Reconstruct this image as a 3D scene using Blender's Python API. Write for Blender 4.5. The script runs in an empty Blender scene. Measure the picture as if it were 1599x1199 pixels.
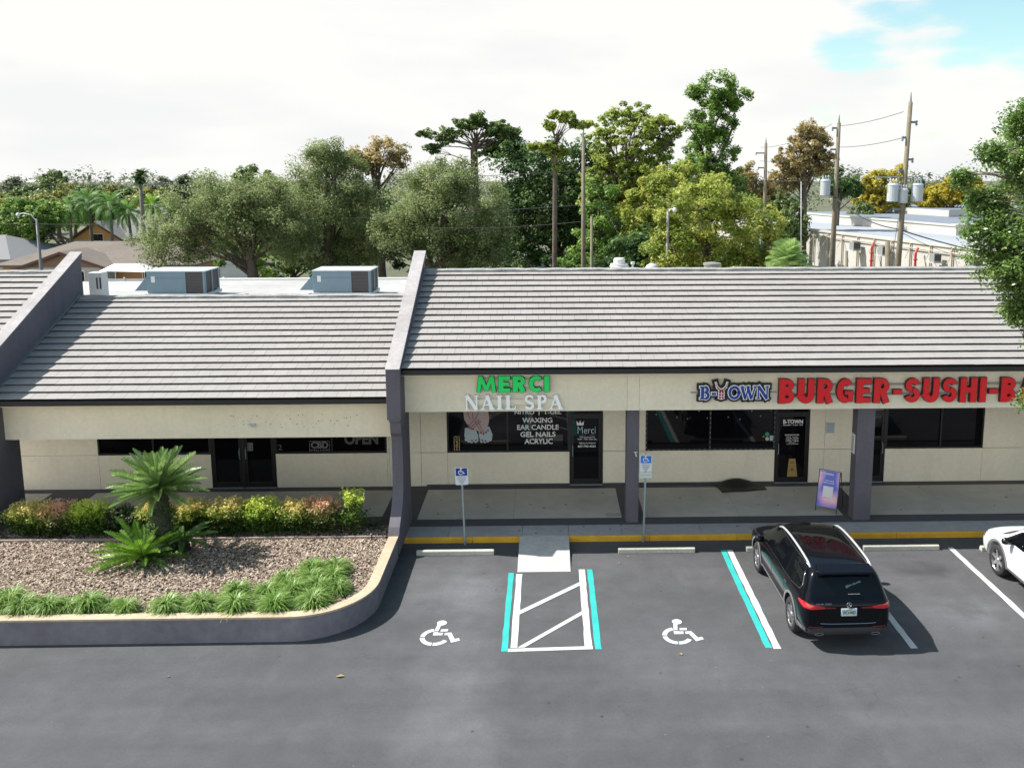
import bpy, bmesh, math, random
import numpy as np
from mathutils import Vector, Matrix, Quaternion
from mathutils.bvhtree import BVHTree
R = math.radians
sc = bpy.context.scene
C = sc.collection

# ------------------------------------------------------------------ camera
FP, CX, CY, CH = 1400.0, 889.72, 495.376, 9.4
_y, _p, _r = R(1.3757), R(8.9552), R(0.0839)
fwd = Vector((math.sin(_y)*math.cos(_p), math.cos(_y)*math.cos(_p), -math.sin(_p)))
_rt = Vector((math.cos(_y), -math.sin(_y), 0)); _dn = fwd.cross(_rt)
rt = math.cos(_r)*_rt + math.sin(_r)*_dn; dn = -math.sin(_r)*_rt + math.cos(_r)*_dn
cam_d = bpy.data.cameras.new('camera'); cam = bpy.data.objects.new('camera', cam_d); C.objects.link(cam)
m3 = Matrix((rt, -dn, -fwd)).transposed()
cam.matrix_world = Matrix.Translation((0, 0, CH)) @ m3.to_4x4()
cam_d.sensor_width = 36; cam_d.lens = 36*FP/1599
cam_d.shift_x = -(CX-799.5)/1599; cam_d.shift_y = (CY-599.5)/1599
cam_d.clip_start = 0.1; cam_d.clip_end = 3000
sc.camera = cam
def at(px, py, Y):
    """point of the real place seen at a photo pixel, on the upright plane y = Y"""
    d = rt*((px-CX)/FP) + dn*((py-CY)/FP) + fwd
    return Vector((0, 0, CH)) + d*(Y/d.y)

# ------------------------------------------------------------------ light
SUN = Vector((-0.82, 0.17, 1.0)).normalized()
elev = math.asin(SUN.z); azi = math.atan2(SUN.x, SUN.y)
w = bpy.data.worlds.new('World'); sc.world = w; w.use_nodes = True
nt = w.node_tree; nt.nodes.clear(); L = nt.links.new
def N(t, **k):
    n = nt.nodes.new(t)
    for a, b in k.items(): setattr(n, a, b)
    return n
sky = N('ShaderNodeTexSky', sky_type='NISHITA', sun_disc=False, sun_elevation=elev, sun_rotation=azi)
sky.air_density = 1.0; sky.dust_density = 1.0
tc = N('ShaderNodeTexCoord'); sep = N('ShaderNodeSeparateXYZ'); L(tc.outputs['Generated'], sep.inputs[0])
mp = N('ShaderNodeMapping'); mp.inputs['Scale'].default_value = (1.0, 1.0, 3.2); mp.inputs['Location'].default_value = (0.35, 0.1, 0.05)
L(tc.outputs['Generated'], mp.inputs[0])
nz = N('ShaderNodeTexNoise'); nz.inputs['Scale'].default_value = 6.5; nz.inputs['Detail'].default_value = 7; nz.inputs['Roughness'].default_value = .52
L(mp.outputs[0], nz.inputs['Vector'])
# cloud cover: thick low down all round, thinner overhead and a little thinner towards the east
mr = N('ShaderNodeMapRange'); mr.inputs[1].default_value = .16; mr.inputs[2].default_value = .55; mr.inputs[3].default_value = .30; mr.inputs[4].default_value = -.28
L(sep.outputs['Z'], mr.inputs[0])
mx = N('ShaderNodeMapRange'); mx.inputs[1].default_value = -.05; mx.inputs[2].default_value = .5; mx.inputs[3].default_value = .16; mx.inputs[4].default_value = -.34
L(sep.outputs['X'], mx.inputs[0])
mz = N('ShaderNodeMapRange'); mz.inputs[1].default_value = .03; mz.inputs[2].default_value = .13; mz.inputs[3].default_value = .22; mz.inputs[4].default_value = 0
L(sep.outputs['Z'], mz.inputs[0])
a1 = N('ShaderNodeMath', operation='ADD'); L(mr.outputs[0], a1.inputs[0]); L(nz.outputs['Fac'], a1.inputs[1])
a2 = N('ShaderNodeMath', operation='ADD'); L(a1.outputs[0], a2.inputs[0]); L(mx.outputs[0], a2.inputs[1])
a3 = N('ShaderNodeMath', operation='ADD'); L(a2.outputs[0], a3.inputs[0]); L(mz.outputs[0], a3.inputs[1])
hole = None
for (px_, py_, wd_, amt_) in ((640, 20, .05, .26), (1320, 65, .030, .115), (1540, 50, .045, .095)):
    d_ = (rt*((px_-CX)/FP)+dn*((py_-CY)/FP)+fwd).normalized()
    dt = N('ShaderNodeVectorMath', operation='DISTANCE'); dt.inputs[1].default_value = d_; nrm_ = N('ShaderNodeVectorMath', operation='NORMALIZE'); L(tc.outputs['Generated'], nrm_.inputs[0]); L(nrm_.outputs[0], dt.inputs[0])
    hm = N('ShaderNodeMapRange', interpolation_type='SMOOTHSTEP'); hm.inputs[1].default_value = wd_*2.9; hm.inputs[2].default_value = 0; hm.inputs[3].default_value = 0; hm.inputs[4].default_value = -amt_; L(dt.outputs['Value'], hm.inputs[0])
    aa = N('ShaderNodeMath', operation='ADD'); L(a3.outputs[0], aa.inputs[0]); L(hm.outputs[0], aa.inputs[1]); a3 = aa
cr = N('ShaderNodeMapRange', interpolation_type='SMOOTHSTEP'); cr.inputs[1].default_value = .46; cr.inputs[2].default_value = .62
L(a3.outputs[0], cr.inputs[0])
cc = N('ShaderNodeMix', data_type='RGBA')
cc.inputs[6].default_value = (5.3, 5.35, 5.35, 1); cc.inputs[7].default_value = (5.75, 5.75, 5.6, 1)
nz2 = N('ShaderNodeTexNoise'); nz2.inputs['Scale'].default_value = 3.1; nz2.inputs['Detail'].default_value = 4
L(mp.outputs[0], nz2.inputs['Vector'])
c2 = N('ShaderNodeMapRange', interpolation_type='SMOOTHSTEP'); c2.inputs[1].default_value = .38; c2.inputs[2].default_value = .55
L(nz2.outputs['Fac'], c2.inputs[0]); L(c2.outputs[0], cc.inputs[0])
sk = N('ShaderNodeMix', data_type='RGBA', blend_type='MULTIPLY'); sk.inputs[0].default_value = 1; sk.inputs[7].default_value = (1.12, 1.27, 1.08, 1)
L(sky.outputs[0], sk.inputs[6])
my_ = N('ShaderNodeMapRange'); my_.inputs[1].default_value = .05; my_.inputs[2].default_value = -.35; my_.inputs[3].default_value = 1.0; my_.inputs[4].default_value = 1.9  # added fill light: unseen clouds behind the camera brightened to lift the shaded shop front
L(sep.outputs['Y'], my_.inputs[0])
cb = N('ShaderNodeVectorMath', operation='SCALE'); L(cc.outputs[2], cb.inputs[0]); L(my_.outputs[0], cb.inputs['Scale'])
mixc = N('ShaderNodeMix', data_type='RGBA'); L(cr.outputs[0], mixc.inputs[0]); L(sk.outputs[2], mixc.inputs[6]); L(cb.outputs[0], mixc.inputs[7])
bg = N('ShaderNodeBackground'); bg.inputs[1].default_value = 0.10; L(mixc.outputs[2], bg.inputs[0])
out = N('ShaderNodeOutputWorld'); L(bg.outputs[0], out.inputs[0])
sd = bpy.data.lights.new('sun', 'SUN'); sd.energy = 5.0; sd.angle = R(.5); sd.color = (1, .955, .89)
so = bpy.data.objects.new('sun', sd); C.objects.link(so); so.rotation_euler = SUN.to_track_quat('Z', 'Y').to_euler(); so.location = (-20, 0, 40)
vs = sc.view_settings; vs.view_transform = 'Standard'; vs.look = 'None'; vs.exposure = 0.8; vs.gamma = 1
sc.cycles.max_bounces = 8; sc.cycles.transparent_max_bounces = 8

# ------------------------------------------------------------------ materials
MATS = {}
def mat(name, col, rough=.7, metal=0., var=None, bump=None, spec=.5, coat=0., trans=None, island=0., emit=None):
    """var=(scale, amount, detail): noise variation; bump=(scale,strength,dist)"""
    if name in MATS: return MATS[name]
    m = bpy.data.materials.new(name); m.use_nodes = True; t = m.node_tree; b = t.nodes['Principled BSDF']
    b.inputs['Base Color'].default_value = (*col, 1); b.inputs['Roughness'].default_value = rough; b.inputs['Metallic'].default_value = metal
    b.inputs['Specular IOR Level'].default_value = spec; b.inputs['Coat Weight'].default_value = coat; b.inputs['Coat Roughness'].default_value = .03
    tcn = t.nodes.new('ShaderNodeTexCoord')
    cur = None
    def scaled(sock, facsock, lo, hi):
        mrn = t.nodes.new('ShaderNodeMapRange'); mrn.inputs[1].default_value = .3; mrn.inputs[2].default_value = .7
        mrn.inputs[3].default_value = lo; mrn.inputs[4].default_value = hi; t.links.new(facsock, mrn.inputs[0])
        vm = t.nodes.new('ShaderNodeVectorMath'); vm.operation = 'SCALE'
        if sock is None: vm.inputs[0].default_value = col
        else: t.links.new(sock, vm.inputs[0])
        t.links.new(mrn.outputs[0], vm.inputs['Scale']); return vm.outputs[0]
    if var:
        for (s, amt) in var:
            n = t.nodes.new('ShaderNodeTexNoise'); n.inputs['Scale'].default_value = s; n.inputs['Detail'].default_value = 5
            t.links.new(tcn.outputs['Object'], n.inputs['Vector']); cur = scaled(cur, n.outputs['Fac'], 1-amt, 1+amt)
    if island:
        g = t.nodes.new('ShaderNodeNewGeometry')
        mrn = t.nodes.new('ShaderNodeMapRange'); mrn.inputs[3].default_value = 1-island; mrn.inputs[4].default_value = 1+island
        t.links.new(g.outputs['Random Per Island'], mrn.inputs[0])
        vm = t.nodes.new('ShaderNodeVectorMath'); vm.operation = 'SCALE'
        if cur is None: vm.inputs[0].default_value = col
        else: t.links.new(cur, vm.inputs[0])
        t.links.new(mrn.outputs[0], vm.inputs['Scale']); cur = vm.outputs[0]
    if cur is not None: t.links.new(cur, b.inputs['Base Color'])
    if bump:
        n = t.nodes.new('ShaderNodeTexNoise'); n.inputs['Scale'].default_value = bump[0]; n.inputs['Detail'].default_value = 4
        t.links.new(tcn.outputs['Object'], n.inputs['Vector'])
        bp = t.nodes.new('ShaderNodeBump'); bp.inputs['Strength'].default_value = bump[1]; bp.inputs['Distance'].default_value = bump[2]
        t.links.new(n.outputs['Fac'], bp.inputs['Height']); t.links.new(bp.outputs[0], b.inputs['Normal'])
    MATS[name] = m; return m
def leafmat(name, c1, c2, c3, transl=.3, rough=.5, gloss=.35, rnd=.5):
    """three leaf colours picked by the plant's own 'tint' attribute plus a per-leaf random"""
    if name in MATS: return MATS[name]
    m = bpy.data.materials.new(name); m.use_nodes = True; t = m.node_tree; b = t.nodes['Principled BSDF']
    at_ = t.nodes.new('ShaderNodeAttribute'); at_.attribute_name = 'tint'
    g = t.nodes.new('ShaderNodeNewGeometry')
    ma = t.nodes.new('ShaderNodeMath'); ma.operation = 'MULTIPLY_ADD'; ma.inputs[1].default_value = rnd
    t.links.new(g.outputs['Random Per Island'], ma.inputs[0]); 
    mb = t.nodes.new('ShaderNodeMath'); mb.operation = 'MULTIPLY'; mb.inputs[1].default_value = 1.1-rnd
    t.links.new(at_.outputs['Fac'], mb.inputs[0]); t.links.new(mb.outputs[0], ma.inputs[2])
    rp = t.nodes.new('ShaderNodeValToRGB'); e = rp.color_ramp.elements
    e[0].position = .1; e[0].color = (*c1, 1); e[1].position = .95; e[1].color = (*c3, 1); x = e.new(.5); x.color = (*c2, 1)
    t.links.new(ma.outputs[0], rp.inputs[0]); t.links.new(rp.outputs[0], b.inputs['Base Color'])
    b.inputs['Roughness'].default_value = rough; b.inputs['Specular IOR Level'].default_value = gloss
    tr = t.nodes.new('ShaderNodeBsdfTranslucent'); t.links.new(rp.outputs[0], tr.inputs[0])
    mxs = t.nodes.new('ShaderNodeMixShader'); mxs.inputs[0].default_value = transl
    t.links.new(b.outputs[0], mxs.inputs[1]); t.links.new(tr.outputs[0], mxs.inputs[2])
    t.links.new(mxs.outputs[0], t.nodes['Material Output'].inputs[0])
    MATS[name] = m; return m

# ------------------------------------------------------------------ mesh builder
class MB:
    def __init__(s): s.v = []; s.f = []
    def quad(s, a, b, c, d):
        n = len(s.v); s.v += [tuple(a), tuple(b), tuple(c), tuple(d)]; s.f.append((n, n+1, n+2, n+3)); return s
    def box(s, x0, x1, y0, y1, z0, z1, M=None):
        n = len(s.v); P = [(x, y, z) for z in (z0, z1) for y in (y0, y1) for x in (x0, x1)]
        if M is not None: P = [tuple(M @ Vector(p)) for p in P]
        s.v += P
        s.f += [tuple(n+i for i in q) for q in ((0, 2, 3, 1), (4, 5, 7, 6), (0, 1, 5, 4), (2, 6, 7, 3), (0, 4, 6, 2), (1, 3, 7, 5))]
        return s
    def tube(s, pts, rads, n=8, cap=True):
        pts = [Vector(p) for p in pts]
        if not hasattr(rads, '__len__'): rads = [rads]*len(pts)
        base = len(s.v); up = Vector((0, 0, 1)); prev = None
        for i, p in enumerate(pts):
            d = (pts[min(i+1, len(pts)-1)] - pts[max(i-1, 0)]).normalized()
            if prev is None:
                a = d.cross(up)
                if a.length < .05: a = d.cross(Vector((1, 0, 0)))
                a.normalize()
            else:
                a = (prev - d*prev.dot(d)).normalized()
            prev = a; b = d.cross(a)
            for k in range(n):
                t = 2*math.pi*k/n; s.v.append(tuple(p + (a*math.cos(t)+b*math.sin(t))*rads[i]))
        for i in range(len(pts)-1):
            for k in range(n):
                k2 = (k+1) % n; s.f.append((base+i*n+k, base+i*n+k2, base+(i+1)*n+k2, base+(i+1)*n+k))
        if cap:
            s.f.append(tuple(base+k for k in range(n))[::-1]); s.f.append(tuple(base+(len(pts)-1)*n+k for k in range(n)))
        return s
    def lathe(s, prof, cen, axis='Z', n=24, M=None, cap=True):
        """prof list of (r,h)"""
        base = len(s.v); cen = Vector(cen)
        for (r, h) in prof:
            for k in range(n):
                t = 2*math.pi*k/n; c, q = r*math.cos(t), r*math.sin(t)
                v = Vector((c, q, h)) if axis == 'Z' else (Vector((h, c, q)) if axis == 'X' else Vector((q, h, c)))
                if M is not None: v = M @ v
                s.v.append(tuple(cen+v))
        for i in range(len(prof)-1):
            for k in range(n):
                k2 = (k+1) % n; s.f.append((base+i*n+k, base+i*n+k2, base+(i+1)*n+k2, base+(i+1)*n+k))
        if cap: s.f.append(tuple(base+k for k in range(n))[::-1]); s.f.append(tuple(base+(len(prof)-1)*n+k for k in range(n)))
        return s
    def prism(s, poly, a0, a1, axis='X'):
        """poly of 2-D points, extruded along axis. X: (y,z); Y: (x,z); Z: (x,y)"""
        n = len(poly); base = len(s.v)
        for a in (a0, a1):
            for (p, q) in poly:
                s.v.append((a, p, q) if axis == 'X' else ((p, a, q) if axis == 'Y' else (p, q, a)))
        s.f.append(tuple(base+i for i in range(n))); s.f.append(tuple(base+n+i for i in range(n))[::-1])
        for i in range(n):
            j = (i+1) % n; s.f.append((base+i, base+n+i, base+n+j, base+j))
        return s
    def build(s, name, m, parent=None, smooth=False, bevel=0, loc=None, rz=0, fixn=True):
        me = bpy.data.meshes.new(name); me.from_pydata(s.v, [], s.f)
        if fixn:
            bm = bmesh.new(); bm.from_mesh(me); bmesh.ops.recalc_face_normals(bm, faces=bm.faces); bm.to_mesh(me); bm.free()
        me.update(); o = bpy.data.objects.new(name, me); C.objects.link(o); me.materials.append(m)
        if smooth: me.polygons.foreach_set('use_smooth', [True]*len(me.polygons))
        if parent: o.parent = parent
        if loc is not None: o.location = loc
        o.rotation_euler.z = rz
        if bevel:
            b = o.modifiers.new('bevel', 'BEVEL'); b.width = bevel; b.segments = 2; b.limit_method = 'ANGLE'
        return o
def rawmesh(name, V, F4, m, parent=None, tint=None, smooth=False):
    """numpy verts (n,3), quads (k,4)"""
    me = bpy.data.meshes.new(name); me.vertices.add(len(V)); me.vertices.foreach_set('co', np.asarray(V, 'f').ravel())
    k, c = F4.shape; me.loops.add(k*c); me.loops.foreach_set('vertex_index', F4.astype('i').ravel())
    me.polygons.add(k); me.polygons.foreach_set('loop_start', np.arange(0, k*c, c, dtype='i')); me.polygons.foreach_set('loop_total', np.full(k, c, 'i'))
    me.update(calc_edges=True)
    if tint is not None:
        a = me.attributes.new('tint', 'FLOAT', 'POINT'); a.data.foreach_set('value', np.asarray(tint, 'f'))
    if smooth: me.polygons.foreach_set('use_smooth', np.ones(k, bool))
    me.materials.append(m); o = bpy.data.objects.new(name, me); C.objects.link(o)
    if parent: o.parent = parent
    return o
def tag(o, label=None, cat=None, group=None, kind=None):
    if label: o['label'] = label
    if cat: o['category'] = cat
    if group: o['group'] = group
    if kind: o['kind'] = kind
    return o
def empty(name, loc, rz=0, label=None, cat=None, group=None):
    o = bpy.data.objects.new(name, None); C.objects.link(o); o.location = loc; o.rotation_euler.z = rz; o.empty_display_size = .3
    return tag(o, label, cat, group)
def copy_tree(o, parent=None):
    c = o.copy(); C.objects.link(c)
    if parent: c.parent = parent
    for ch in list(o.children): copy_tree(ch, c)
    return c
def place(proto, first, loc, rz=0, s=1, label=None, group=None, sz=None):
    o = proto if first else copy_tree(proto)
    o.location = loc; o.rotation_euler.z = rz; o.scale = (s, s, sz or s)
    if label: o['label'] = label
    if group: o['group'] = group
    return o

# shared materials
def asphalt():
    m = mat('asphalt', (.065, .066, .071), .9)
    t = m.node_tree; b = t.nodes['Principled BSDF']; tcn = t.nodes.new('ShaderNodeTexCoord')
    def noise(s, d=6, rg=.55, sx=1, sy=1, loc=(0, 0, 0)):
        mpn = t.nodes.new('ShaderNodeMapping'); mpn.inputs['Scale'].default_value = (sx, sy, 1); mpn.inputs['Location'].default_value = loc
        t.links.new(tcn.outputs['Object'], mpn.inputs[0])
        n = t.nodes.new('ShaderNodeTexNoise'); n.inputs['Scale'].default_value = s; n.inputs['Detail'].default_value = d; n.inputs['Roughness'].default_value = rg
        t.links.new(mpn.outputs[0], n.inputs['Vector']); return n.outputs['Fac']
    def mul(a, lo, hi, f0=.3, f1=.7):
        q = t.nodes.new('ShaderNodeMapRange'); q.inputs[1].default_value = f0; q.inputs[2].default_value = f1; q.inputs[3].default_value = lo; q.inputs[4].default_value = hi
        t.links.new(a, q.inputs[0]); return q.outputs[0]
    fs = [mul(noise(.35, 4), .86, 1.14), mul(noise(.5, 5, sx=.15, sy=2.2), .88, 1.14), mul(noise(2.2, 5), .9, 1.1), mul(noise(70, 3, .7), .66, 1.36), mul(noise(16, 5, .7), .9, 1.1)]
    # worn pale drip/drive streaks and blotches
    fs.append(mul(noise(.8, 7, .62, sx=1.6, sy=.5, loc=(3, 2, 0)), 1.0, 1.14, .56, .7))
    vo = t.nodes.new('ShaderNodeTexVoronoi'); vo.inputs['Scale'].default_value = 1.7; t.links.new(tcn.outputs['Object'], vo.inputs['Vector'])
    fs.append(mul(vo.outputs['Distance'], 2.2, 1.0, .012, .035))
    vo2 = t.nodes.new('ShaderNodeTexVoronoi'); vo2.inputs['Scale'].default_value = 1.1; vo2.inputs['Randomness'].default_value = 1
    mpn = t.nodes.new('ShaderNodeMapping'); mpn.inputs['Location'].default_value = (7.3, 1.1, 0); t.links.new(tcn.outputs['Object'], mpn.inputs[0]); t.links.new(mpn.outputs[0], vo2.inputs['Vector'])
    fs.append(mul(vo2.outputs['Distance'], .45, 1.0, .02, .05))
    sx_ = t.nodes.new('ShaderNodeSeparateXYZ'); t.links.new(tcn.outputs['Object'], sx_.inputs[0])
    def M2(op, a, b_):
        q = t.nodes.new('ShaderNodeMath'); q.operation = op
        for i_, v_ in enumerate((a, b_)):
            if isinstance(v_, (int, float)): q.inputs[i_].default_value = v_
            elif v_ is not None: t.links.new(v_, q.inputs[i_])
        return q.outputs[0]
    def blob(x0, y0, rx, ry, gain, nscale=1.3, rag=1.2):
        n_ = M2('MULTIPLY', M2('SUBTRACT', noise(nscale, 6, .6, loc=(x0*3.1, y0, 0)), .5), rag)
        dx_ = M2('DIVIDE', M2('SUBTRACT', sx_.outputs[0], x0), rx); dy_ = M2('DIVIDE', M2('SUBTRACT', sx_.outputs[1], y0), ry)
        r_ = M2('ADD', M2('POWER', M2('ADD', M2('MULTIPLY', dx_, dx_), M2('MULTIPLY', dy_, dy_)), .5), n_)
        return mul(r_, gain, 1.0, .35, 1.15)
    fs += [blob(-1.75, 14.5, 1.0, 6.5, 1.38), blob(-2.6, 19.6, 1.5, 1.6, 1.3), blob(3.2, 17.5, 2.4, 3.0, 1.12), blob(8.9, 18.5, 1.7, 2.6, 1.18), blob(1.2, 20.8, 1.0, .8, 1.2), blob(9.0, 20.2, .9, .5, .72, 3, 2.2), blob(2.9, 18.9, 1.2, 1.0, .90, 2), blob(8.6, 17.9, 1.3, 1.0, 1.16, 2), blob(-9, 15.9, 6, .5, 1.10, 2), blob(-5.5, 12.2, 5, .5, .90, 1), blob(7, 14.2, 5, .5, 1.10, 1), blob(9.1, 18.2, .5, .4, .8, 4, 2), blob(-2.4, 18.8, .5, .5, .85, 4, 2)]
    vc = t.nodes.new('ShaderNodeTexVoronoi'); vc.feature = 'DISTANCE_TO_EDGE'; vc.inputs['Scale'].default_value = .33
    nd = t.nodes.new('ShaderNodeTexNoise'); nd.inputs['Scale'].default_value = 1.4; nd.inputs['Detail'].default_value = 8; t.links.new(tcn.outputs['Object'], nd.inputs['Vector'])
    vma = t.nodes.new('ShaderNodeVectorMath'); vma.operation = 'MULTIPLY_ADD'; vma.inputs[1].default_value = (1.1, 1.1, 0); t.links.new(nd.outputs['Color'], vma.inputs[0]); t.links.new(tcn.outputs['Object'], vma.inputs[2]); t.links.new(vma.outputs[0], vc.inputs['Vector'])
    fs.append(M2('MAXIMUM', mul(vc.outputs['Distance'], .86, 1.0, .0006, .0035), mul(noise(.4, 3, loc=(9, 4, 0)), 1.0, .0, .42, .60)))
    cur = fs[0]
    for f in fs[1:]:
        q = t.nodes.new('ShaderNodeMath'); q.operation = 'MULTIPLY'; t.links.new(cur, q.inputs[0]); t.links.new(f, q.inputs[1]); cur = q.outputs[0]
    vm = t.nodes.new('ShaderNodeVectorMath'); vm.operation = 'SCALE'; vm.inputs[0].default_value = (.062, .063, .068)
    t.links.new(cur, vm.inputs['Scale']); t.links.new(vm.outputs[0], b.inputs['Base Color'])
    bp = t.nodes.new('ShaderNodeBump'); bp.inputs['Strength'].default_value = .35; bp.inputs['Distance'].default_value = .01
    t.links.new(noise(110, 3, .7), bp.inputs['Height']); t.links.new(bp.outputs[0], b.inputs['Normal'])
    return m
ASPH = asphalt()
STUC = mat('cream_stucco', (.78, .71, .56), .9, var=[(.7, .05), (9, .04), (60, .05)], bump=(90, .25, .006))
STUCG = mat('purple_grey_stucco', (.115, .105, .125), .85, var=[(.8, .1), (14, .06), (60, .06)], bump=(80, .35, .008))
CAPM = mat('weathered_fin_cap', (.33, .31, .31), .9, var=[(1.2, .12), (9, .12), (40, .06)], bump=(60, .3, .006))
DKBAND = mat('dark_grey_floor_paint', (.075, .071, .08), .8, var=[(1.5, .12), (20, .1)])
WALKF = mat('tan_concrete_floor', (.50, .46, .41), .85, var=[(.5, .1), (3, .07), (40, .06)], bump=(50, .15, .004))
CONC = mat('grey_concrete', (.33, .32, .325), .9, var=[(.7, .1), (5, .08), (60, .06)], bump=(50, .2, .005))
YELP = mat('yellow_kerb_paint', (.62, .34, .022), .7, var=[(3, .12), (30, .12)])
WHP = mat('white_road_paint', (.50, .51, .50), .8, var=[(2.5, .07), (45, .1)])
TEAL = mat('teal_road_paint', (.02, .36, .34), .7, var=[(2.5, .09), (45, .1)])
TILE = mat('concrete_roof_tile', (.285, .268, .258), .9, var=[(.5, .05), (5, .04), (50, .06)], bump=(60, .3, .004), island=.03)
RIDGE = mat('ridge_mortar', (.26, .26, .25), .95, var=[(3, .25), (25, .2)], bump=(14, .8, .03))
BLKMET = mat('black_metal', (.012, .012, .013), .45)
DECK = mat('white_roof_membrane', (.34, .335, .33), .85, var=[(.4, .12), (3, .1), (.12, .08)])
GLASS = mat('dark_window_glass', (.004, .004, .005), .03, spec=.36)
FRAME = mat('dark_bronze_frame', (.012, .011, .011), .4)
WHITE = mat('white_paint', (.7, .7, .68), .5)
GALV = mat('galvanised_steel', (.33, .40, .42), .45, metal=.55, var=[(20, .12)])
BARK = mat('bark', (.10, .078, .06), .95, var=[(6, .25), (30, .2)], bump=(20, .8, .03))
WOODP = mat('weathered_pole_wood', (.17, .145, .10), .9, var=[(3, .15), (25, .2)], bump=(30, .5, .01))
RUB = mat('tyre_rubber', (.018, .018, .019), .8)
ACBL = mat('blue_grey_ac_paint', (.165, .245, .29), .5, var=[(3, .05)])
DGRILL = mat('dark_louvre_coil', (.06, .055, .055), .6)
WMET = mat('white_metal', (.6, .6, .58), .5, var=[(5, .05)])

def streaks(m, amt, sx=3.2, sz=.22):
    t = m.node_tree; b = t.nodes['Principled BSDF']; src = b.inputs['Base Color'].links[0].from_socket
    tcn = t.nodes.new('ShaderNodeTexCoord'); mpn = t.nodes.new('ShaderNodeMapping'); mpn.inputs['Scale'].default_value = (sx, sx, sz); t.links.new(tcn.outputs['Object'], mpn.inputs[0])
    n = t.nodes.new('ShaderNodeTexNoise'); n.inputs['Scale'].default_value = 1; n.inputs['Detail'].default_value = 5; n.inputs['Roughness'].default_value = .65; t.links.new(mpn.outputs[0], n.inputs['Vector'])
    q = t.nodes.new('ShaderNodeMapRange'); q.inputs[1].default_value = .5; q.inputs[2].default_value = .72; q.inputs[3].default_value = 1; q.inputs[4].default_value = 1-amt; t.links.new(n.outputs['Fac'], q.inputs[0])
    v = t.nodes.new('ShaderNodeVectorMath'); v.operation = 'SCALE'; t.links.new(src, v.inputs[0]); t.links.new(q.outputs[0], v.inputs['Scale']); t.links.new(v.outputs[0], b.inputs['Base Color'])
def worn(m, amt, s=9, lo=.60, hi=.70):
    t = m.node_tree; b = t.nodes['Principled BSDF']; src = b.inputs['Base Color'].links[0].from_socket
    tcn = t.nodes.new('ShaderNodeTexCoord'); n = t.nodes.new('ShaderNodeTexNoise'); n.inputs['Scale'].default_value = s; n.inputs['Detail'].default_value = 9; n.inputs['Roughness'].default_value = .75; t.links.new(tcn.outputs['Object'], n.inputs['Vector'])
    q = t.nodes.new('ShaderNodeMapRange'); q.inputs[1].default_value = lo; q.inputs[2].default_value = hi; q.inputs[4].default_value = amt; t.links.new(n.outputs['Fac'], q.inputs[0])
    v = t.nodes.new('ShaderNodeMix'); v.data_type = 'RGBA'; v.inputs[7].default_value = (.08, .08, .085, 1); t.links.new(q.outputs[0], v.inputs[0]); t.links.new(src, v.inputs[6]); t.links.new(v.outputs[2], b.inputs['Base Color'])
for m_, a_ in ((STUC, .06), (STUCG, .2)): streaks(m_, a_)
for m_, a_ in ((WHP, .75), (TEAL, .7), (YELP, .8)): worn(m_, a_)
# ------------------------------------------------------------------ ground and lot
MB().quad((-900, -300, -.02), (900, -300, -.02), (900, 1500, -.02), (-900, 1500, -.02)).build('ground', mat('dry_grass_ground', (.09, .095, .05), .95, var=[(.05, .3), (1, .2)]))['kind'] = 'structure'
MB().quad((-45, -25, 0), (70, -25, 0), (70, 60, 0), (-45, 60, 0)).build('parking_lot', ASPH)['kind'] = 'structure'
def flat(name, polys, m, z, kind='structure'):
    b = MB()
    for p in polys: n = len(b.v); b.v += [(x, y, z) for x, y in p]; b.f.append(tuple(range(n, n+len(p))))
    o = b.build(name, m); o['kind'] = kind
    for p in o.data.polygons:
        if p.normal.z < 0: p.flip()
    return o
def jag(x0, y0, x1, y1, seed=0):
    """painted strip with slightly uneven edges, along y"""
    rr = random.Random(seed); L_, R_ = [], []
    n = max(2, int(abs(y1-y0)/.25))
    for i in range(n+1):
        y = y0+(y1-y0)*i/n; L_.append((x0+rr.uniform(-.008, .008), y)); R_.append((x1+rr.uniform(-.008, .008), y))
    return L_+R_[::-1]
flat('stall_line', [jag(4.50, 16.68, 4.645, 21.5, 1)], WHP, .004)
flat('accessible_stall_line', [jag(4.335, 16.72, 4.475, 21.5, 2)], TEAL, .004)
flat('stall_line', [jag(7.26, 16.62, 7.4, 21.5, 3)], WHP, .004)
flat('stall_line', [jag(10.17, 16.6, 10.31, 21.5, 4)], WHP, .004)
flat('accessible_stall_line', [jag(-.985, 16.72, -.86, 20.32, 5)], TEAL, .004)
flat('accessible_stall_line', [jag(.90, 16.76, 1.03, 20.46, 6)], TEAL, .004)
aisle = flat('access_aisle_marking', [jag(-.80, 16.86, -.66, 20.25, 7), jag(.70, 16.86, .845, 20.46, 8), [(-.85, 16.70), (.86, 16.76), (.86, 16.88), (-.85, 16.82)],
      [(-.66, 16.86), (-.52, 16.86), (.70, 18.2), (.70, 18.36)], [(-.66, 18.24), (.70, 19.6), (.70, 19.78), (-.66, 18.42)]], WHP, .0045)
for k, p in enumerate(aisle.data.polygons):                # later strips a hair above the first ones
    for vi in p.vertices: aisle.data.vertices[vi].co.z = .0045+.0012*k
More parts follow.
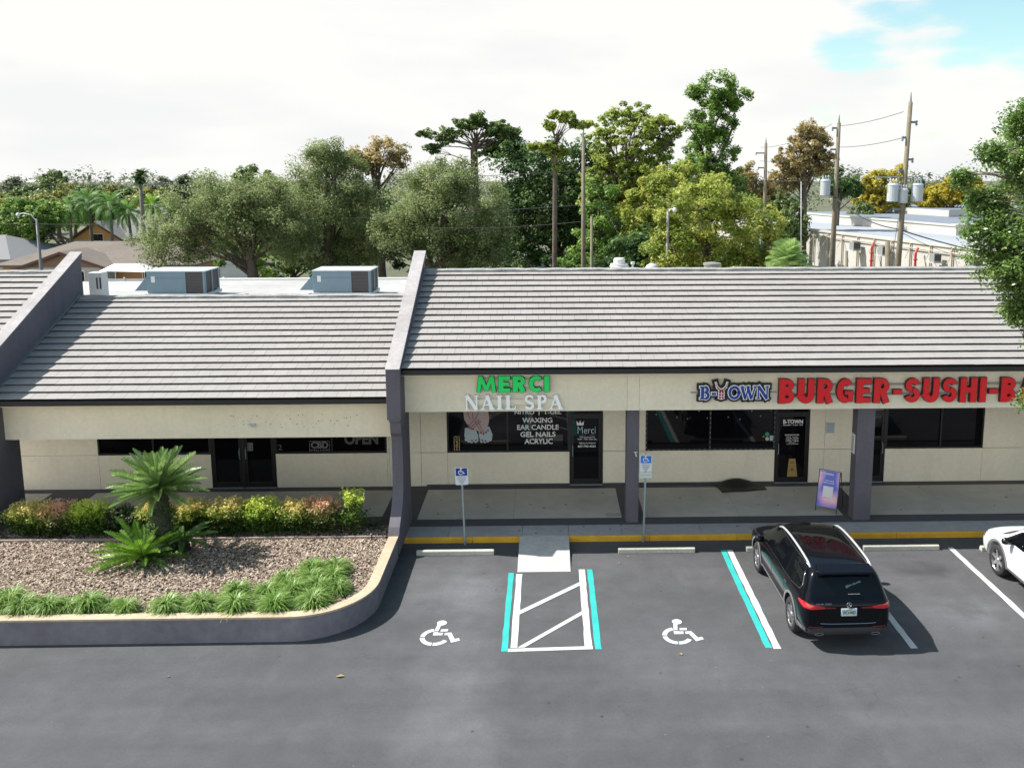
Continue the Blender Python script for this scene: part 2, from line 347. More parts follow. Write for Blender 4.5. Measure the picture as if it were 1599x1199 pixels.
def access_symbol():
    P = []
    e = lambda cx, cy, rx, ry, a0, a1, n: [(cx+rx*math.cos(R(a0+(a1-a0)*i/n)), cy-ry*math.sin(R(a0+(a1-a0)*i/n))) for i in range(n+1)]
    P.append(e(718, 395, 140, 68, 0, 345, 20))
    P.append([(605, 430), (712, 455), (670, 612), (560, 612)])
    P.append([(550, 636), (675, 636), (690, 652), (825, 652), (800, 718), (545, 718)])
    P.append([(740, 565), (940, 562), (925, 620), (725, 620)])
    P.append([(870, 655), (1040, 650), (1170, 815), (1280, 795), (1320, 855), (1090, 905), (955, 715), (860, 715)])
    for a0, a1 in ((103, 176), (184, 262), (267, 330)):
        for i in range(8):
            b0, b1 = a0+(a1-a0)*i/8, a0+(a1-a0)*(i+1)/8
            P.append(e(622, 760, 415, 215, b0, b1, 1)+e(622, 760, 285, 145, b0, b1, 1)[::-1])
    return P
SYM = access_symbol()
for x0, y0 in ((-2.69, 16.98), (2.32, 16.90)):
    ps = [[(x0+(u-205)/1115*.84, y0+(978-v)/652*1.05) for u, v in p] for p in SYM]
    o = flat('accessible_parking_symbol', ps, WHP, .004)
    for k, p in enumerate(o.data.polygons):
        if k < 2:
            for vi in p.vertices: o.data.vertices[vi].co.z += .001*k
# sidewalk (one slab, joints, painted bands) and kerb
sw = MB(); rr = random.Random(4)
xs = [-20, -17, -14, -11, -8, -5, -3.8, -2.65, -.72, .50, 1.9, 4.0, 5.9, 8.25, 10.6, 13, 15.5, 18.5]
for a, b in zip(xs[:-1], xs[1:]):
    if b <= -3.79: continue
    sw.box(a+.004, b-.004, 22.207, 22.90, -.05, .15)
sw.build('sidewalk', CONC, bevel=.006)['kind'] = 'structure'
kb = MB()
for a, b in ((-3.8, -2.0), (-2.0, -.72), (.50, 2.6), (2.6, 4.9), (4.9, 7.6), (7.6, 9.1), (9.1, 12), (12, 15), (15, 18.5)):
    kb.box(a+.003, b-.003, 22.13, 22.204, -.05, .152)
kb.build('kerb', YELP, bevel=.015)['kind'] = 'structure'
MB().prism([(20.36, .004), (22.204, .152), (22.204, 0.0), (20.36, 0.0)], -.78, .50).build('kerb_ramp', mat('pale_ramp_concrete', (.42, .415, .40), .9, var=[(1, .08), (8, .1), (50, .07)]))['kind'] = 'structure'
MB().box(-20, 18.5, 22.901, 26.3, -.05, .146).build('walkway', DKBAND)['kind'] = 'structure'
wf = MB()
def field(x0, x1, y0=23.41, y1=25.74, js=()):
    e_ = [x0]+list(js)+[x1]
    for a, b in zip(e_[:-1], e_[1:]): wf.box(a+.003, b-.003, y0, y1, .10, .1505)
field(-3.62, 1.98, js=(-1.0,)); field(2.6, 8.1, js=(5.25,)); field(8.75, 14.4, js=(11.6,)); field(15, 18.4); field(-13.4, -4.6, js=(-11, -8)); field(-20, -14.7)
wf.build('walkway_paving', WALKF)['kind'] = 'structure'
MB().box(1.55, 1.98, 23.44, 23.72, .15, .156).build('repair_patch', mat('pale_patch', (.36, .35, .33), .9))['kind'] = 'structure'
# stains on the walkway
stm = mat('gum_stain', (.05, .047, .045), .8)
rr = random.Random(12); sp = []
for i in range(46):
    x = rr.choice([rr.uniform(9, 14), rr.uniform(2.7, 8), rr.uniform(-3.4, 1.8)]); y = rr.uniform(23.5, 25.6); r = rr.uniform(.008, .035)
    if i < 12: x, y, r = rr.uniform(-3.6, 8), rr.uniform(22.3, 22.85), rr.uniform(.01, .03)
    sp.append([(x+r*1.3*math.cos(t)*rr.uniform(.7, 1.2), y+r*math.sin(t)*rr.uniform(.7, 1.2)) for t in [k*math.pi/4 for k in range(8)]])
o = flat('walkway_stains', sp, stm, .1525)

# ------------------------------------------------------------------ wheel stops
stopm = mat('precast_concrete_stop', (.44, .425, .36), .9, var=[(2, .12), (15, .12), (60, .06)], bump=(40, .3, .005))
ws = MB().prism([(-.075, .0), (-.06, .10), (-.035, .118), (.035, .118), (.06, .10), (.075, 0)], -.97, .97).build('wheel_stop', stopm, bevel=.008)
tag(ws, 'x', 'wheel stop')
for i, (x, y, rz, lb) in enumerate(((-2.37, 21.42, .0, 'concrete wheel stop nearest the planter, in front of the left accessible sign'), (2.7, 21.42, 0, 'concrete wheel stop in the empty accessible stall right of the ramp'),
        (5.95, 21.44, 0, 'concrete wheel stop almost hidden in front of the black car'), (8.93, 21.42, 0, 'concrete wheel stop of the empty stall between the black and the white car'),
        (11.9, 21.3, 0, 'concrete wheel stop whose end shows beyond the white car nose'))):
    place(ws, i == 0, (x, y, .004), rz, 1, lb, 'concrete wheel stops at the head of the stalls')

# ------------------------------------------------------------------ building
B = empty('shopping_centre', (0, 24, 0), 0, 'long cream stucco shop building with grey tiled sloping roof and dark purple fin walls', 'building')
def part(mb, name, m, parent=B, **k):
    o = mb.build(name, m, parent, **k)
    if parent is B: o.location = (0, -24, 0)
    return o
YW = 26.08
def wall_grid(x0, x1, z0, z1, ops, xj, zj, y0=YW, y1=YW+.1, g=.004):
    xs_ = sorted(set([x0, x1]+[o[0] for o in ops]+[o[1] for o in ops]+list(xj))); zs_ = sorted(set([z0, z1]+[o[2] for o in ops]+[o[3] for o in ops]+list(zj)))
    b = MB()
    for xa, xb in zip(xs_[:-1], xs_[1:]):
        for za, zb in zip(zs_[:-1], zs_[1:]):
            xm, zm = (xa+xb)/2, (za+zb)/2
            if any(o[0] < xm < o[1] and o[2] < zm < o[3] for o in ops): continue
            b.box(xa+g, xb-g, y0, y1, za+(g if za > z0 else 0), zb-(g if zb < z1 else 0))
    return b
OPS = [(-3.06, .61, 1.19, 2.9), (.61, 1.62, .13, 2.9), (2.91, 6.84, 1.2, 2.9), (6.84, 7.88, .13, 2.9), (9.18, 10.21, .13, 2.9), (10.21, 13.21, 1.2, 2.9)]
OPSL = [(-13.43, -10.11, 1.2, 2.62), (-10.11, -8.19, .13, 2.62), (-8.19, -4.87, 1.2, 2.62)]
part(wall_grid(-3.85, 18.5, .15, 4.4, OPS, (-3.06, 2.91, 8.35, 13.21), (1.19,)), 'wall', STUC)
part(wall_grid(-20, -3.852, .15, 4.0, OPSL, (-4.8, -16.2), (1.2,)), 'wall', STUC)
part(MB().box(-20, 18.5, YW+.11, YW+.3, .15, 4.4), 'wall_core', mat('dark_core', (.03, .03, .028), .9))
part(MB().box(-3.74, 18.5, 22.92, YW-.01, 3.42, 3.5), 'ceiling', STUC); part(MB().box(-14.1, -4.0, 22.92, YW-.01, 2.76, 2.85), 'ceiling', STUC)
# fascia beams
fb = MB()
for a, b in ((-3.74, 2.04), (2.04, 2.36), (2.36, 8.2), (8.2, 14.2), (14.2, 18.5)): fb.box(a+.003, b-.003, 22.75, 22.95, 3.34, 4.40)
part(fb, 'fascia', STUC)
fb = MB(); fb.box(-14.06, -4.03, 22.75, 22.95, 2.685, 3.66); fb.box(-20, -14.36, 22.75, 22.95, 3.34, 4.40); part(fb, 'fascia', STUC)
part(MB().box(-3.73, 18.5, 22.69, 22.748, 4.28, 4.41), 'fascia_trim', STUC); part(MB().box(-14.05, -4.04, 22.69, 22.748, 3.56, 3.68), 'fascia_trim', STUC)
part(MB().box(-3.73, 18.5, 22.24, 22.75, 4.415, 4.44), 'soffit', STUC); part(MB().box(-14.05, -4.04, 22.24, 22.75, 3.685, 3.71), 'soffit', STUC)
# stain holes and a light box on the left fascia
rr = random.Random(3); b = MB()
for i in range(44):
    x, z = rr.uniform(-8.4, -4.9), rr.choice([2.98, 3.05, 3.13, 3.2, 3.28])+rr.uniform(-.02, .02); r = rr.uniform(.006, .014); b.box(x-r, x+r, 22.747, 22.751, z-r, z+r)
part(b, 'screw_holes', mat('rust_hole', (.2, .16, .12), .9))
part(MB().box(-7.78, -7.62, 22.66, 22.75, 3.0, 3.08).box(-7.73, -7.67, 22.60, 22.66, 3.0, 3.07), 'security_light', WMET)
# roof tiles
def tiles(x0, x1, ye, ze, yr, zr, n, seed):
    rr = random.Random(seed); s = Vector((0, yr-ye, zr-ze)); Ls = s.length; u = s/Ls; nrm = Vector((0, -u.z, u.y)); ex = Ls/n; b = MB()
    ph = rr.uniform(0, .3); tw = .332
    for i in range(n):
        t0 = i*ex; t1 = min(Ls, t0+ex+.05); x = x0-((i % 2)*tw/2)-ph
        rowj = 0
        while x < x1:
            xa, xb = max(x+.0025, x0), min(x+tw-.0025, x1); x += tw
            if xb-xa < .02: continue
            rowj += rr.uniform(-.003, .003); rowj *= .93
            j = rowj+rr.uniform(-.0015, .0015); h = .069+rr.uniform(-.002, .002); hl = rr.uniform(-.001, .001)
            P = []
            for (xx, dh) in ((xa, -hl), (xb, hl)):
                for t, h0, h1 in ((t0+j, h+dh-.010, h+dh), (t1, .0, .012)):
                    for hh in (h0, h1): p = Vector((xx, ye, ze))+u*t+nrm*hh; P.append(tuple(p))
            k = len(b.v); b.v += P
            b.f += [(k+0, k+1, k+3, k+2), (k+4, k+6, k+7, k+5), (k+1, k+5, k+7, k+3), (k+0, k+4, k+5, k+1), (k+0, k+2, k+6, k+4)]
    return b
def roof(x0, x1, ze, zr, seed):
    ye, yr = 22.2, 27.05
    part(tiles(x0, x1, ye, ze, yr, zr, 16, seed), 'roof_tiles', TILE, fixn=False)
    part(MB().prism([(ye+.03, ze-.03), (yr, zr-.03), (yr, zr-.6), (22.8, ze-.13), (ye+.03, ze-.11)], x0, x1), 'roof_deck', mat('roof_underlay', (.02, .02, .02), .9))
    part(MB().box(x0, x1, ye-.035, ye+.02, ze-.125, ze+.0), 'gutter', BLKMET, bevel=.006)
    # mortared ridge with an uneven top
    rr = random.Random(seed+5); b = MB(); n = int((x1-x0)/.25); rows = []
    for i in range(n+1):
        x = x0+(x1-x0)*i/n; j = rr.uniform(-.012, .012); k = rr.uniform(-.02, .02)
        rows.append([(x, yr-.14+k, zr-.05), (x, yr-.13+k, zr+.05+j), (x, yr+.05, zr+.085+j), (x, yr+.22, zr+.06+j), (x, yr+.24, zr-.15)])
    for r_ in rows: b.v += r_
    for i in range(n):
        for q in range(4): b.f.append((i*5+q, i*5+q+1, i*5+q+6, i*5+q+5))
    part(b, 'ridge_cap', RIDGE)
roof(-3.72, 18.5, 4.57, 6.56, 1); roof(-14.05, -4.05, 3.84, 5.80, 2); roof(-20, -14.36, 4.57, 6.56, 3)
# flat roofs behind
part(MB().prism([(27.25, 5.58), (36.6, 5.25), (36.6, 4.9), (27.25, 4.9)], -14.05, -4.05), 'flat_roof', DECK)
part(MB().prism([(27.25, 5.9), (36.6, 5.6), (36.6, 5.2), (27.25, 5.2)], -3.72, 18.5), 'flat_roof', DECK); part(MB().prism([(27.25, 5.5), (36.6, 5.2), (36.6, 5.0), (27.25, 5.0)], -20, -14.36), 'flat_roof', DECK)
part(MB().box(-20, 18.5, 36.4, 36.6, 0, 4.9), 'wall', STUC)
part(MB().box(-14.05, -4.05, 36.35, 36.65, 5.2, 5.31), 'roof_edge', WMET)
# roof debris along left ridge
rr = random.Random(8); b = MB()
for i in range(60):
    x = rr.choice([rr.uniform(-13.5, -11), rr.uniform(-5.2, -4.2), rr.uniform(-13, -4.3)]); y = 27.35+rr.random()**2*1.8; r = rr.uniform(.02, .09)
    b.box(x-r, x+r*rr.uniform(.5, 1.5), y-r*.4, y+r*.4, 5.5, 5.6+rr.uniform(0, .05))
part(b, 'roof_patches', mat('tar_patch', (.16, .155, .15), .9))
# fin walls
FINP = [(21.93, 4.66), (27.25, 7.12), (27.25, 5.2), (26.2, 5.0), (26.2, 3.6), (23.35, 3.3), (23.35, .1), (21.25, .1), (21.3, .56), (21.42, .74), (21.72, .95), (21.98, 1.2), (22.13, 1.5), (22.18, 1.9), (22.2, 2.7), (22.17, 2.86), (22.06, 2.98), (22.03, 3.26), (21.93, 3.3)]
def fin(x0, x1):
    b = MB().prism(FINP, x0+.04, x1-.0)
    part(b, 'fin_wall', STUCG, bevel=.01)
    part(MB().prism([(21.90, 4.66), (27.27, 7.14), (27.27, 6.98), (22.1, 4.59), (22.1, 3.36), (21.90, 3.36)], x0, x1+.03), 'fin_face', STUCG, bevel=.006)
    M = []
    d = Vector((27.30-21.88, 7.145-4.645)); n_ = Vector((-d.y, d.x)).normalized()*.022
    part(MB().prism([(21.88, 4.648), (27.30, 7.15), (27.30+n_.x, 7.15+n_.y), (21.88+n_.x, 4.648+n_.y)], x0-.005, x1+.035), 'fin_cap', CAPM, bevel=.004)
fin(-4.06, -3.74); fin(-14.37, -14.05)
# stepped flashing where the fins meet the roofs
for x, ze, zr in ((-3.70, 4.57, 6.56), (-14.01, 3.84, 5.80)):
    b = MB().prism([(22.3, ze+.06), (26.95, zr+.07), (26.95, zr+.13), (22.3, ze+.11)], x-.04, x+.012)
    part(b, 'flashing', mat('grey_flashing', (.16, .155, .17), .7, var=[(8, .15)]))
# columns
for i, (x0, x1) in enumerate(((2.06, 2.40), (8.24, 8.72), (14.5, 15.0))):
    part(MB().box(x0, x1, 23.03, 23.42, .14, 3.42), 'column', STUCG, bevel=.02)
# base band
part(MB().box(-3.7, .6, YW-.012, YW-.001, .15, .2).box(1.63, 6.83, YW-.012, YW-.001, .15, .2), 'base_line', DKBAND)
# windows and doors
def window(x0, x1, z0, z1, mull=(), label=None):
    f = MB(); fw = .05
    f.box(x0, x1, YW-.01, YW+.09, z0, z0+fw); f.box(x0, x1, YW-.01, YW+.09, z1-fw, z1)
    f.box(x0, x0+fw, YW-.009, YW+.09, z0+fw, z1-fw); f.box(x1-fw, x1, YW-.009, YW+.09, z0+fw, z1-fw)
    for m in mull: f.box(m-.025, m+.025, YW-.008, YW+.09, z0+fw, z1-fw)
    g = part(MB().box(x0+.02, x1-.02, YW+.045, YW+.055, z0+.02, z1-.02), 'window', GLASS)
    part(f, 'frame', FRAME, parent=g)
    if label: g['label'] = label
    return g
window(-3.06, .61, 1.19, 2.9, (-1.25,), 'nail salon window with painted lettering'); window(2.91, 6.84, 1.2, 2.9, (4.86,), 'restaurant window edged with small lights')
window(10.21, 13.21, 1.2, 2.9, (11.9,)); window(-13.43, -10.11, 1.2, 2.62, (-11.8,)); window(-8.19, -4.87, 1.2, 2.62, (-6.5,))
def door(x0, x1, z1, hs='l', label=None):
    f = MB(); fw = .055
    f.box(x0, x0+fw, YW-.01, YW+.09, .15, z1); f.box(x1-fw, x1, YW-.01, YW+.09, .15, z1); f.box(x0+fw, x1-fw, YW-.009, YW+.09, z1-fw, z1)
    dz = 2.3; f.box(x0+fw, x1-fw, YW-.008, YW+.09, dz, dz+.06)
    a, c = x0+fw+.01, x1-fw-.01
    for p, q in ((a, a+.06), (c-.06, c)): f.box(p, q, YW, YW+.06, .17, dz-.01)
    f.box(a+.06, c-.06, YW+.001, YW+.06, .17, .33); f.box(a+.06, c-.06, YW+.001, YW+.06, dz-.08, dz-.01)
    g = part(MB().box(x0+.03, x1-.03, YW+.03, YW+.04, .2, z1-.02), 'door', GLASS)
    part(f, 'frame', FRAME, parent=g)
    hx = a+.03 if hs == 'l' else c-.03
    part(MB().tube([(hx, YW-.01, 1.05), (hx, YW-.07, 1.08), (hx, YW-.07, 1.36), (hx, YW-.01, 1.39)], .011), 'handle', GALV, parent=g)
    part(MB().box(x0+.02, x1-.02, YW-.05, YW+.0, .146, .166), 'threshold', GALV, parent=g)
    if label: g['label'] = label
    return g
door(.61, 1.62, 2.9, 'l', 'nail salon glass door with white lettering'); door(6.84, 7.88, 2.9, 'l', 'restaurant glass door with white lettering'); door(9.18, 10.21, 2.9, 'r'); door(-10.11, -9.15, 2.62, 'r'); door(-9.15, -8.19, 2.62, 'l')
# string of small lights round the restaurant window
b = MB(); led = mat('small_light', (.35, .36, .38), .3)
x = 3.0
while x < 6.8: b.box(x-.012, x+.012, YW-.03, YW-.015, 1.215, 1.235); x += .155
for xx in (2.93, 4.86, 6.8):
    z = 1.3
    while z < 2.6: b.box(xx-.009, xx+.009, YW-.03, YW-.015, z-.018, z+.018); z += .15
lt = part(b, 'light_string', led)
bpy.data.objects['window.001']['label'] = 'restaurant window edged with small lights'

# ------------------------------------------------------------------ text
def text_mb(txt, size, depth, off=0., sx=1., shear=0, spacing=1., res=4):
    cu = bpy.data.curves.new('t', 'FONT'); cu.body = txt; cu.size = size; cu.extrude = depth/2; cu.offset = off; cu.shear = shear; cu.space_character = spacing; cu.resolution_u = res
    o = bpy.data.objects.new('t', cu); C.objects.link(o); dg = bpy.context.evaluated_depsgraph_get(); dg.update()
    me = bpy.data.meshes.new_from_object(o.evaluated_get(dg)); b = MB()
    b.v = [(v.co.x*sx, -v.co.z, v.co.y) for v in me.vertices]; b.f = [tuple(p.vertices) for p in me.polygons]
    bpy.data.objects.remove(o); bpy.data.curves.remove(cu); bpy.data.meshes.remove(me)
    return b
def fit(b, x0, x1, z0, z1, y, keep=False):
    V = np.array(b.v); mn, mx_ = V.min(0), V.max(0)
    s = (x1-x0)/(mx_[0]-mn[0]); t = (z1-z0)/(mx_[2]-mn[2])
    if keep: s = t = min(s, t)
    V[:, 0] = (V[:, 0]-mn[0])*s+x0; V[:, 2] = (V[:, 2]-mn[2])*t+z0; V[:, 1] += y-mn[1]
    b.v = [tuple(v) for v in V]; return b
# stroke letters with slab serifs (each stroke a hair proud of the last so that no two fronts share a plane)
def arcp(cx, cz, rx, rz, a0, a1, n=12): return [(cx+rx*math.cos(R(a0+(a1-a0)*i/n)), cz+rz*math.sin(R(a0+(a1-a0)*i/n))) for i in range(n+1)]
SER = {  # unit height; list of (points, width)
 'N': (.95, [([(.16, 0), (.16, 1)], .085), ([(.16, 1), (.80, 0)], .19), ([(.80, 0), (.80, 1)], .085), ([(.03, .03), (.30, .03)], .06), ([(.02, .97), (.28, .97)], .06), ([(.66, .97), (.94, .97)], .06)]),
 'A': (.92, [([(.14, 0), (.45, 1)], .08), ([(.43, 1), (.77, 0)], .19), ([(.24, .34), (.64, .34)], .07), ([(.01, .03), (.29, .03)], .06), ([(.58, .03), (.93, .03)], .06)]),
 'I': (.46, [([(.23, 0), (.23, 1)], .20), ([(.04, .03), (.42, .03)], .06), ([(.04, .97), (.42, .97)], .06)]),
 'L': (.74, [([(.23, 0), (.23, 1)], .20), ([(.04, .03), (.68, .03)], .07), ([(.68, .0), (.71, .27)], .06), ([(.04, .97), (.42, .97)], .06)]),
 'S': (.66, [(arcp(.33, .74, .21, .22, 20, 265), .13), (arcp(.33, .27, .23, .22, 95, -160), .14), ([(.56, .98), (.56, .72)], .045), ([(.10, .02), (.10, .30)], .045)]),
 'P': (.74, [([(.23, 0), (.23, 1)], .20), ([(.2, .95), (.45, .95)], .09), (arcp(.42, .73, .20, .22, 90, -90), .15), ([(.2, .51), (.45, .51)], .07), ([(.04, .03), (.42, .03)], .06), ([(.04, .97), (.3, .97)], .06)]),
 'B': (.80, [([(.23, 0), (.23, 1)], .20), ([(.04, .95), (.45, .95)], .09), (arcp(.44, .75, .16, .20, 90, -90), .17), ([(.2, .53), (.45, .53)], .08), (arcp(.46, .29, .19, .24, 90, -90), .18), ([(.04, .05), (.46, .05)], .09)]),
 'O': (.92, [(arcp(.46, .5, .34, .44, 0, 362, 28), .17)]),
 'W': (1.25, [([(.10, 1), (.38, 0)], .18), ([(.38, 0), (.60, .95)], .08), ([(.52, 1), (.82, 0)], .18), ([(.84, 0), (1.10, 1)], .08), ([(.0, .97), (.25, .97)], .06), ([(.44, .97), (.68, .97)], .06), ([(.98, .97), (1.22, .97)], .06)]),
 '-': (.42, [([(.06, .42), (.36, .42)], .16)]),
 'E': (.74, [([(.23, 0), (.23, 1)], .2), ([(.04, .95), (.66, .95)], .08), ([(.2, .5), (.5, .5)], .08), ([(.04, .05), (.68, .05)], .08)]),
 'C': (.8, [(arcp(.42, .5, .30, .44, 45, 315, 20), .16)]),
 'T': (.8, [([(.4, 0), (.4, 1)], .2), ([(.06, .95), (.74, .95)], .09)]), 'Y': (.8, [([(.4, 0), (.4, .5)], .2), ([(.08, 1), (.4, .45)], .17), ([(.72, 1), (.4, .45)], .08)]),
}
def stroke(b, pts, wd, x0, z0, sx, sz, yf, yb, grow=0., cap=False):
    """one stroke as an extruded band; pts in letter units"""
    P = [Vector((x0+p[0]*sx, z0+p[1]*sz)) for p in pts]; hw = wd*(sx+sz)/4+grow
    Lp, Rp = [], []
    for i, p in enumerate(P):
        d0 = (P[i]-P[i-1]).normalized() if i else (P[1]-P[0]).normalized(); d1 = (P[i+1]-P[i]).normalized() if i < len(P)-1 else d0
        d = (d0+d1).normalized(); n = Vector((-d.y, d.x)); k = 1/max(.5, n.dot(Vector((-d0.y, d0.x))))
        e = d*(grow if i == len(P)-1 else (-grow if i == 0 else 0))
        Lp.append(p+n*hw*k+e); Rp.append(p-n*hw*k+e)
    for i in range(len(P)-1):
        q = [Lp[i], Lp[i+1], Rp[i+1], Rp[i]]; k = len(b.v)
        b.v += [(v.x, yf, v.y) for v in q]+[(v.x, yb, v.y) for v in q]
        b.f += [(k, k+1, k+2, k+3), (k, k+4, k+5, k+1), (k+2, k+6, k+7, k+3)]
        if i == 0: b.f.append((k, k+3, k+7, k+4))
        if i == len(P)-2: b.f.append((k+1, k+5, k+6, k+2))
def letter(ch, x0, z0, h, sx, yf, yb, grow=0., st=.0008):
    b = MB(); wd, ss = SER[ch]
    for i, (p, w_) in enumerate(ss): stroke(b, p, w_*1.18, x0, z0, sx, h, yf-i*st, yb, grow)
    return b
def word(txt, x0, x1, z0, z1, yf, yb, m, parent, name='letter', gap=.06, grow=0., st=.0008):
    tot = sum(SER[c][0] if c != ' ' else .35 for c in txt)+gap*(len(txt)-1); sx = (x1-x0)/tot; x = x0
    for c in txt:
        if c == ' ': x += (.35+gap)*sx; continue
        letter(c, x, z0, z1-z0, sx, yf, yb, grow, st).build(name, m, parent); x += (SER[c][0]+gap)*sx

GRN = mat('green_sign_face', (.010, .78, .15), .35); DGRN = mat('dark_green_return', (.01, .07, .03), .4)
SWH = mat('white_sign_face', (.95, .97, .97), .35); SGR = mat('grey_sign_return', (.25, .29, .31), .5)
RED = mat('red_sign_face', (.70, .008, .014), .35); DRED = mat('dark_red_return', (.045, .008, .01), .4)
NAVY = mat('navy_sign_face', (.015, .05, .30), .35); BLKS = mat('black_sign_backer', (.008, .010, .010), .35)
YS = 22.61
BLD = {
 'B': (.70, [([(.15, 0), (.15, 1)], .29), ([(.1, .885), (.36, .885)]+arcp(.37, .735, .15, .15, 90, -90, 8)+[(.1, .585)], .225), ([(.1, .435), (.38, .435)]+arcp(.38, .275, .17, .16, 90, -90, 8)+[(.1, .115)], .225)]),
 'U': (.72, [([(.15, 1), (.15, .34)]+arcp(.36, .34, .21, .21, 180, 360, 10)+[(.57, 1)], .28)]),
 'R': (.72, [([(.15, 0), (.15, 1)], .29), ([(.1, .885), (.36, .885)]+arcp(.37, .69, .17, .195, 90, -90, 8)+[(.1, .495)], .225), ([(.36, .5), (.56, .0)], .27)]),
 'G': (.74, [(arcp(.37, .5, .225, .37, 42, 300, 18), .27), ([(.36, .42), (.70, .42)], .17), ([(.60, .48), (.60, .06)], .2)]),
 'E': (.64, [([(.15, 0), (.15, 1)], .29), ([(.1, .885), (.62, .885)], .225), ([(.1, .5), (.56, .5)], .2), ([(.1, .115), (.62, .115)], .225)]),
 'S': (.66, [(arcp(.33, .70, .19, .185, 15, 265, 14), .235), (arcp(.33, .315, .20, .20, 85, -165, 14), .235)]),
 'H': (.74, [([(.15, 0), (.15, 1)], .28), ([(.59, 0), (.59, 1)], .28), ([(.1, .5), (.6, .5)], .24)]),
 'I': (.30, [([(.15, 0), (.15, 1)], .29)]), '-': (.40, [([(.02, .44), (.38, .44)], .2)]),
 'A': (.78, [([(.12, 0), (.36, .93)], .25), ([(.66, 0), (.42, .93)], .25), ([(.2, .27), (.6, .27)], .17)]),
 'M': (1.02, [([(.11, 0), (.22, 1)], .2), ([(.24, .93), (.51, .12)], .2), ([(.78, .93), (.51, .12)], .2), ([(.91, 0), (.80, 1)], .2)]),
 'C': (.70, [(arcp(.42, .5, .29, .39, 48, 312, 18), .23)]),
}
def bold_letters(txt, x0, x1, z0, z1, yf, m, mback, root, gap=.075, thin=1., depth=.11, ret=.012):
    tot = sum(BLD[c][0] for c in txt)+gap*(len(txt)-1); sx = (x1-x0)/tot; h = z1-z0; x = x0
    for c in txt:
        b = MB(); r_ = MB()
        for i, (p, w_) in enumerate(BLD[c][1]):
            stroke(b, p, w_*thin, x, z0, sx, h, yf-i*.0008, yf+.014); stroke(r_, p, w_*thin, x, z0, sx, h, yf+.014-i*.0008, yf+depth, ret)
        o = b.build('letter', m, root); r_.build('letter_return', mback, o); x += (BLD[c][0]+gap)*sx
r = empty('nail_salon_sign', (0, 0, 0), 0, 'green and white raised letters reading MERCI NAIL SPA on the beige fascia', 'sign')
bold_letters('MERCI', -1.87, .02, 3.885, 4.31, YS, GRN, DGRN, r, gap=.10, thin=.98)
MB().box(-1.8, -.05, 22.70, 22.748, 4.02, 4.2).build('raceway', STUC, r); MB().box(-2.0, .28, 22.69, 22.748, 3.53, 3.68).build('raceway', STUC, r)
word('NAIL SPA', -2.19, .36, 3.425, 3.80, YS, 22.74, SWH, r, gap=.10)
r = empty('restaurant_logo_sign', (0, 0, 0), 0, 'navy and red B-TOWN logo sign outlined in white on a black backer', 'sign')
X0, Z0, HH = 3.91, 3.66, .335; SXX = HH*1.055
def blet(c, k, x, grow, yf, yb):
    b = MB()
    for i, (p, w_) in enumerate(SER[c][1]): stroke(b, p, w_, x, Z0, SXX, HH, yf-(i+7*(k % 2))*.0006, yb, grow)
    return b
bk = MB(); sx_ = SXX
for k, (c, x) in enumerate((('B', X0), ('-', X0+.80*sx_+.02), ('O', X0+2.12*sx_), ('W', X0+3.02*sx_), ('N', X0+4.20*sx_))):
    b = blet(c, k, x, .075, YS+.03, 22.74); n = len(bk.v); bk.v += b.v; bk.f += [tuple(q+n for q in f) for f in b.f]
    lt_ = blet(c, k, x, .004, YS, YS+.01).build('letter', NAVY, r); blet(c, k, x, .024, YS+.018, YS+.028).build('letter_outline', SWH, lt_)
bk.build('backer', BLKS, r)
bx_ = X0+1.62*SXX
HORN = [([(-.72, 1.42), (-.55, 1.02), (-.22, .80), (0, .72)], .20), ([(.72, 1.42), (.55, 1.02), (.22, .80), (0, .72)], .20)]
def head(grow, y0, yb):
    b = MB()
    for i, (p, w_) in enumerate(HORN):
        ww = [.06, .14, .2]
        for k in range(3): stroke(b, p[k:k+2], ww[k], bx_, Z0, HH*.62, HH*.92, y0-(i*3+k)*.0006, yb, grow)
    for i, (a, c) in enumerate(((.50, .66), (.25, .44), (.02, .19))):
        for s_ in (-1, 1): stroke(b, [(s_*.27, (a+c)/2+.05), (s_*.04, (a+c)/2)], .2, bx_, Z0, HH*.7, HH*.92, y0-(6+i*2+s_)*.0006, yb, grow)
    return b
head(.075, YS+.028, 22.74).build('backer', BLKS, r); head(.018, YS+.012, YS+.03).build('outline', SWH, r)
head(-.002, YS-.004, YS+.01).build('bull_head', mat('maroon_sign_face', (.28, .02, .035), .35), r)
MB().box(3.7, 5.95, 22.70, 22.748, 3.80, 3.83).build('conduit', SGR, r)
r = empty('restaurant_letter_sign', (0, 0, 0), 0, 'huge red raised letters reading BURGER-SUSHI-BAR along the right fascia', 'sign')
bold_letters('BURGER-SUSHI-BAR', 5.98, 13.32, 3.53, 4.18, YS, RED, DRED, r, gap=.10, thin=.9)
MB().box(6.0, 13.3, 22.70, 22.748, 3.98, 4.03).box(6.0, 13.3, 22.70, 22.748, 3.72, 3.77).build('raceway', mat('raceway_grey', (.3, .28, .24), .8), r)

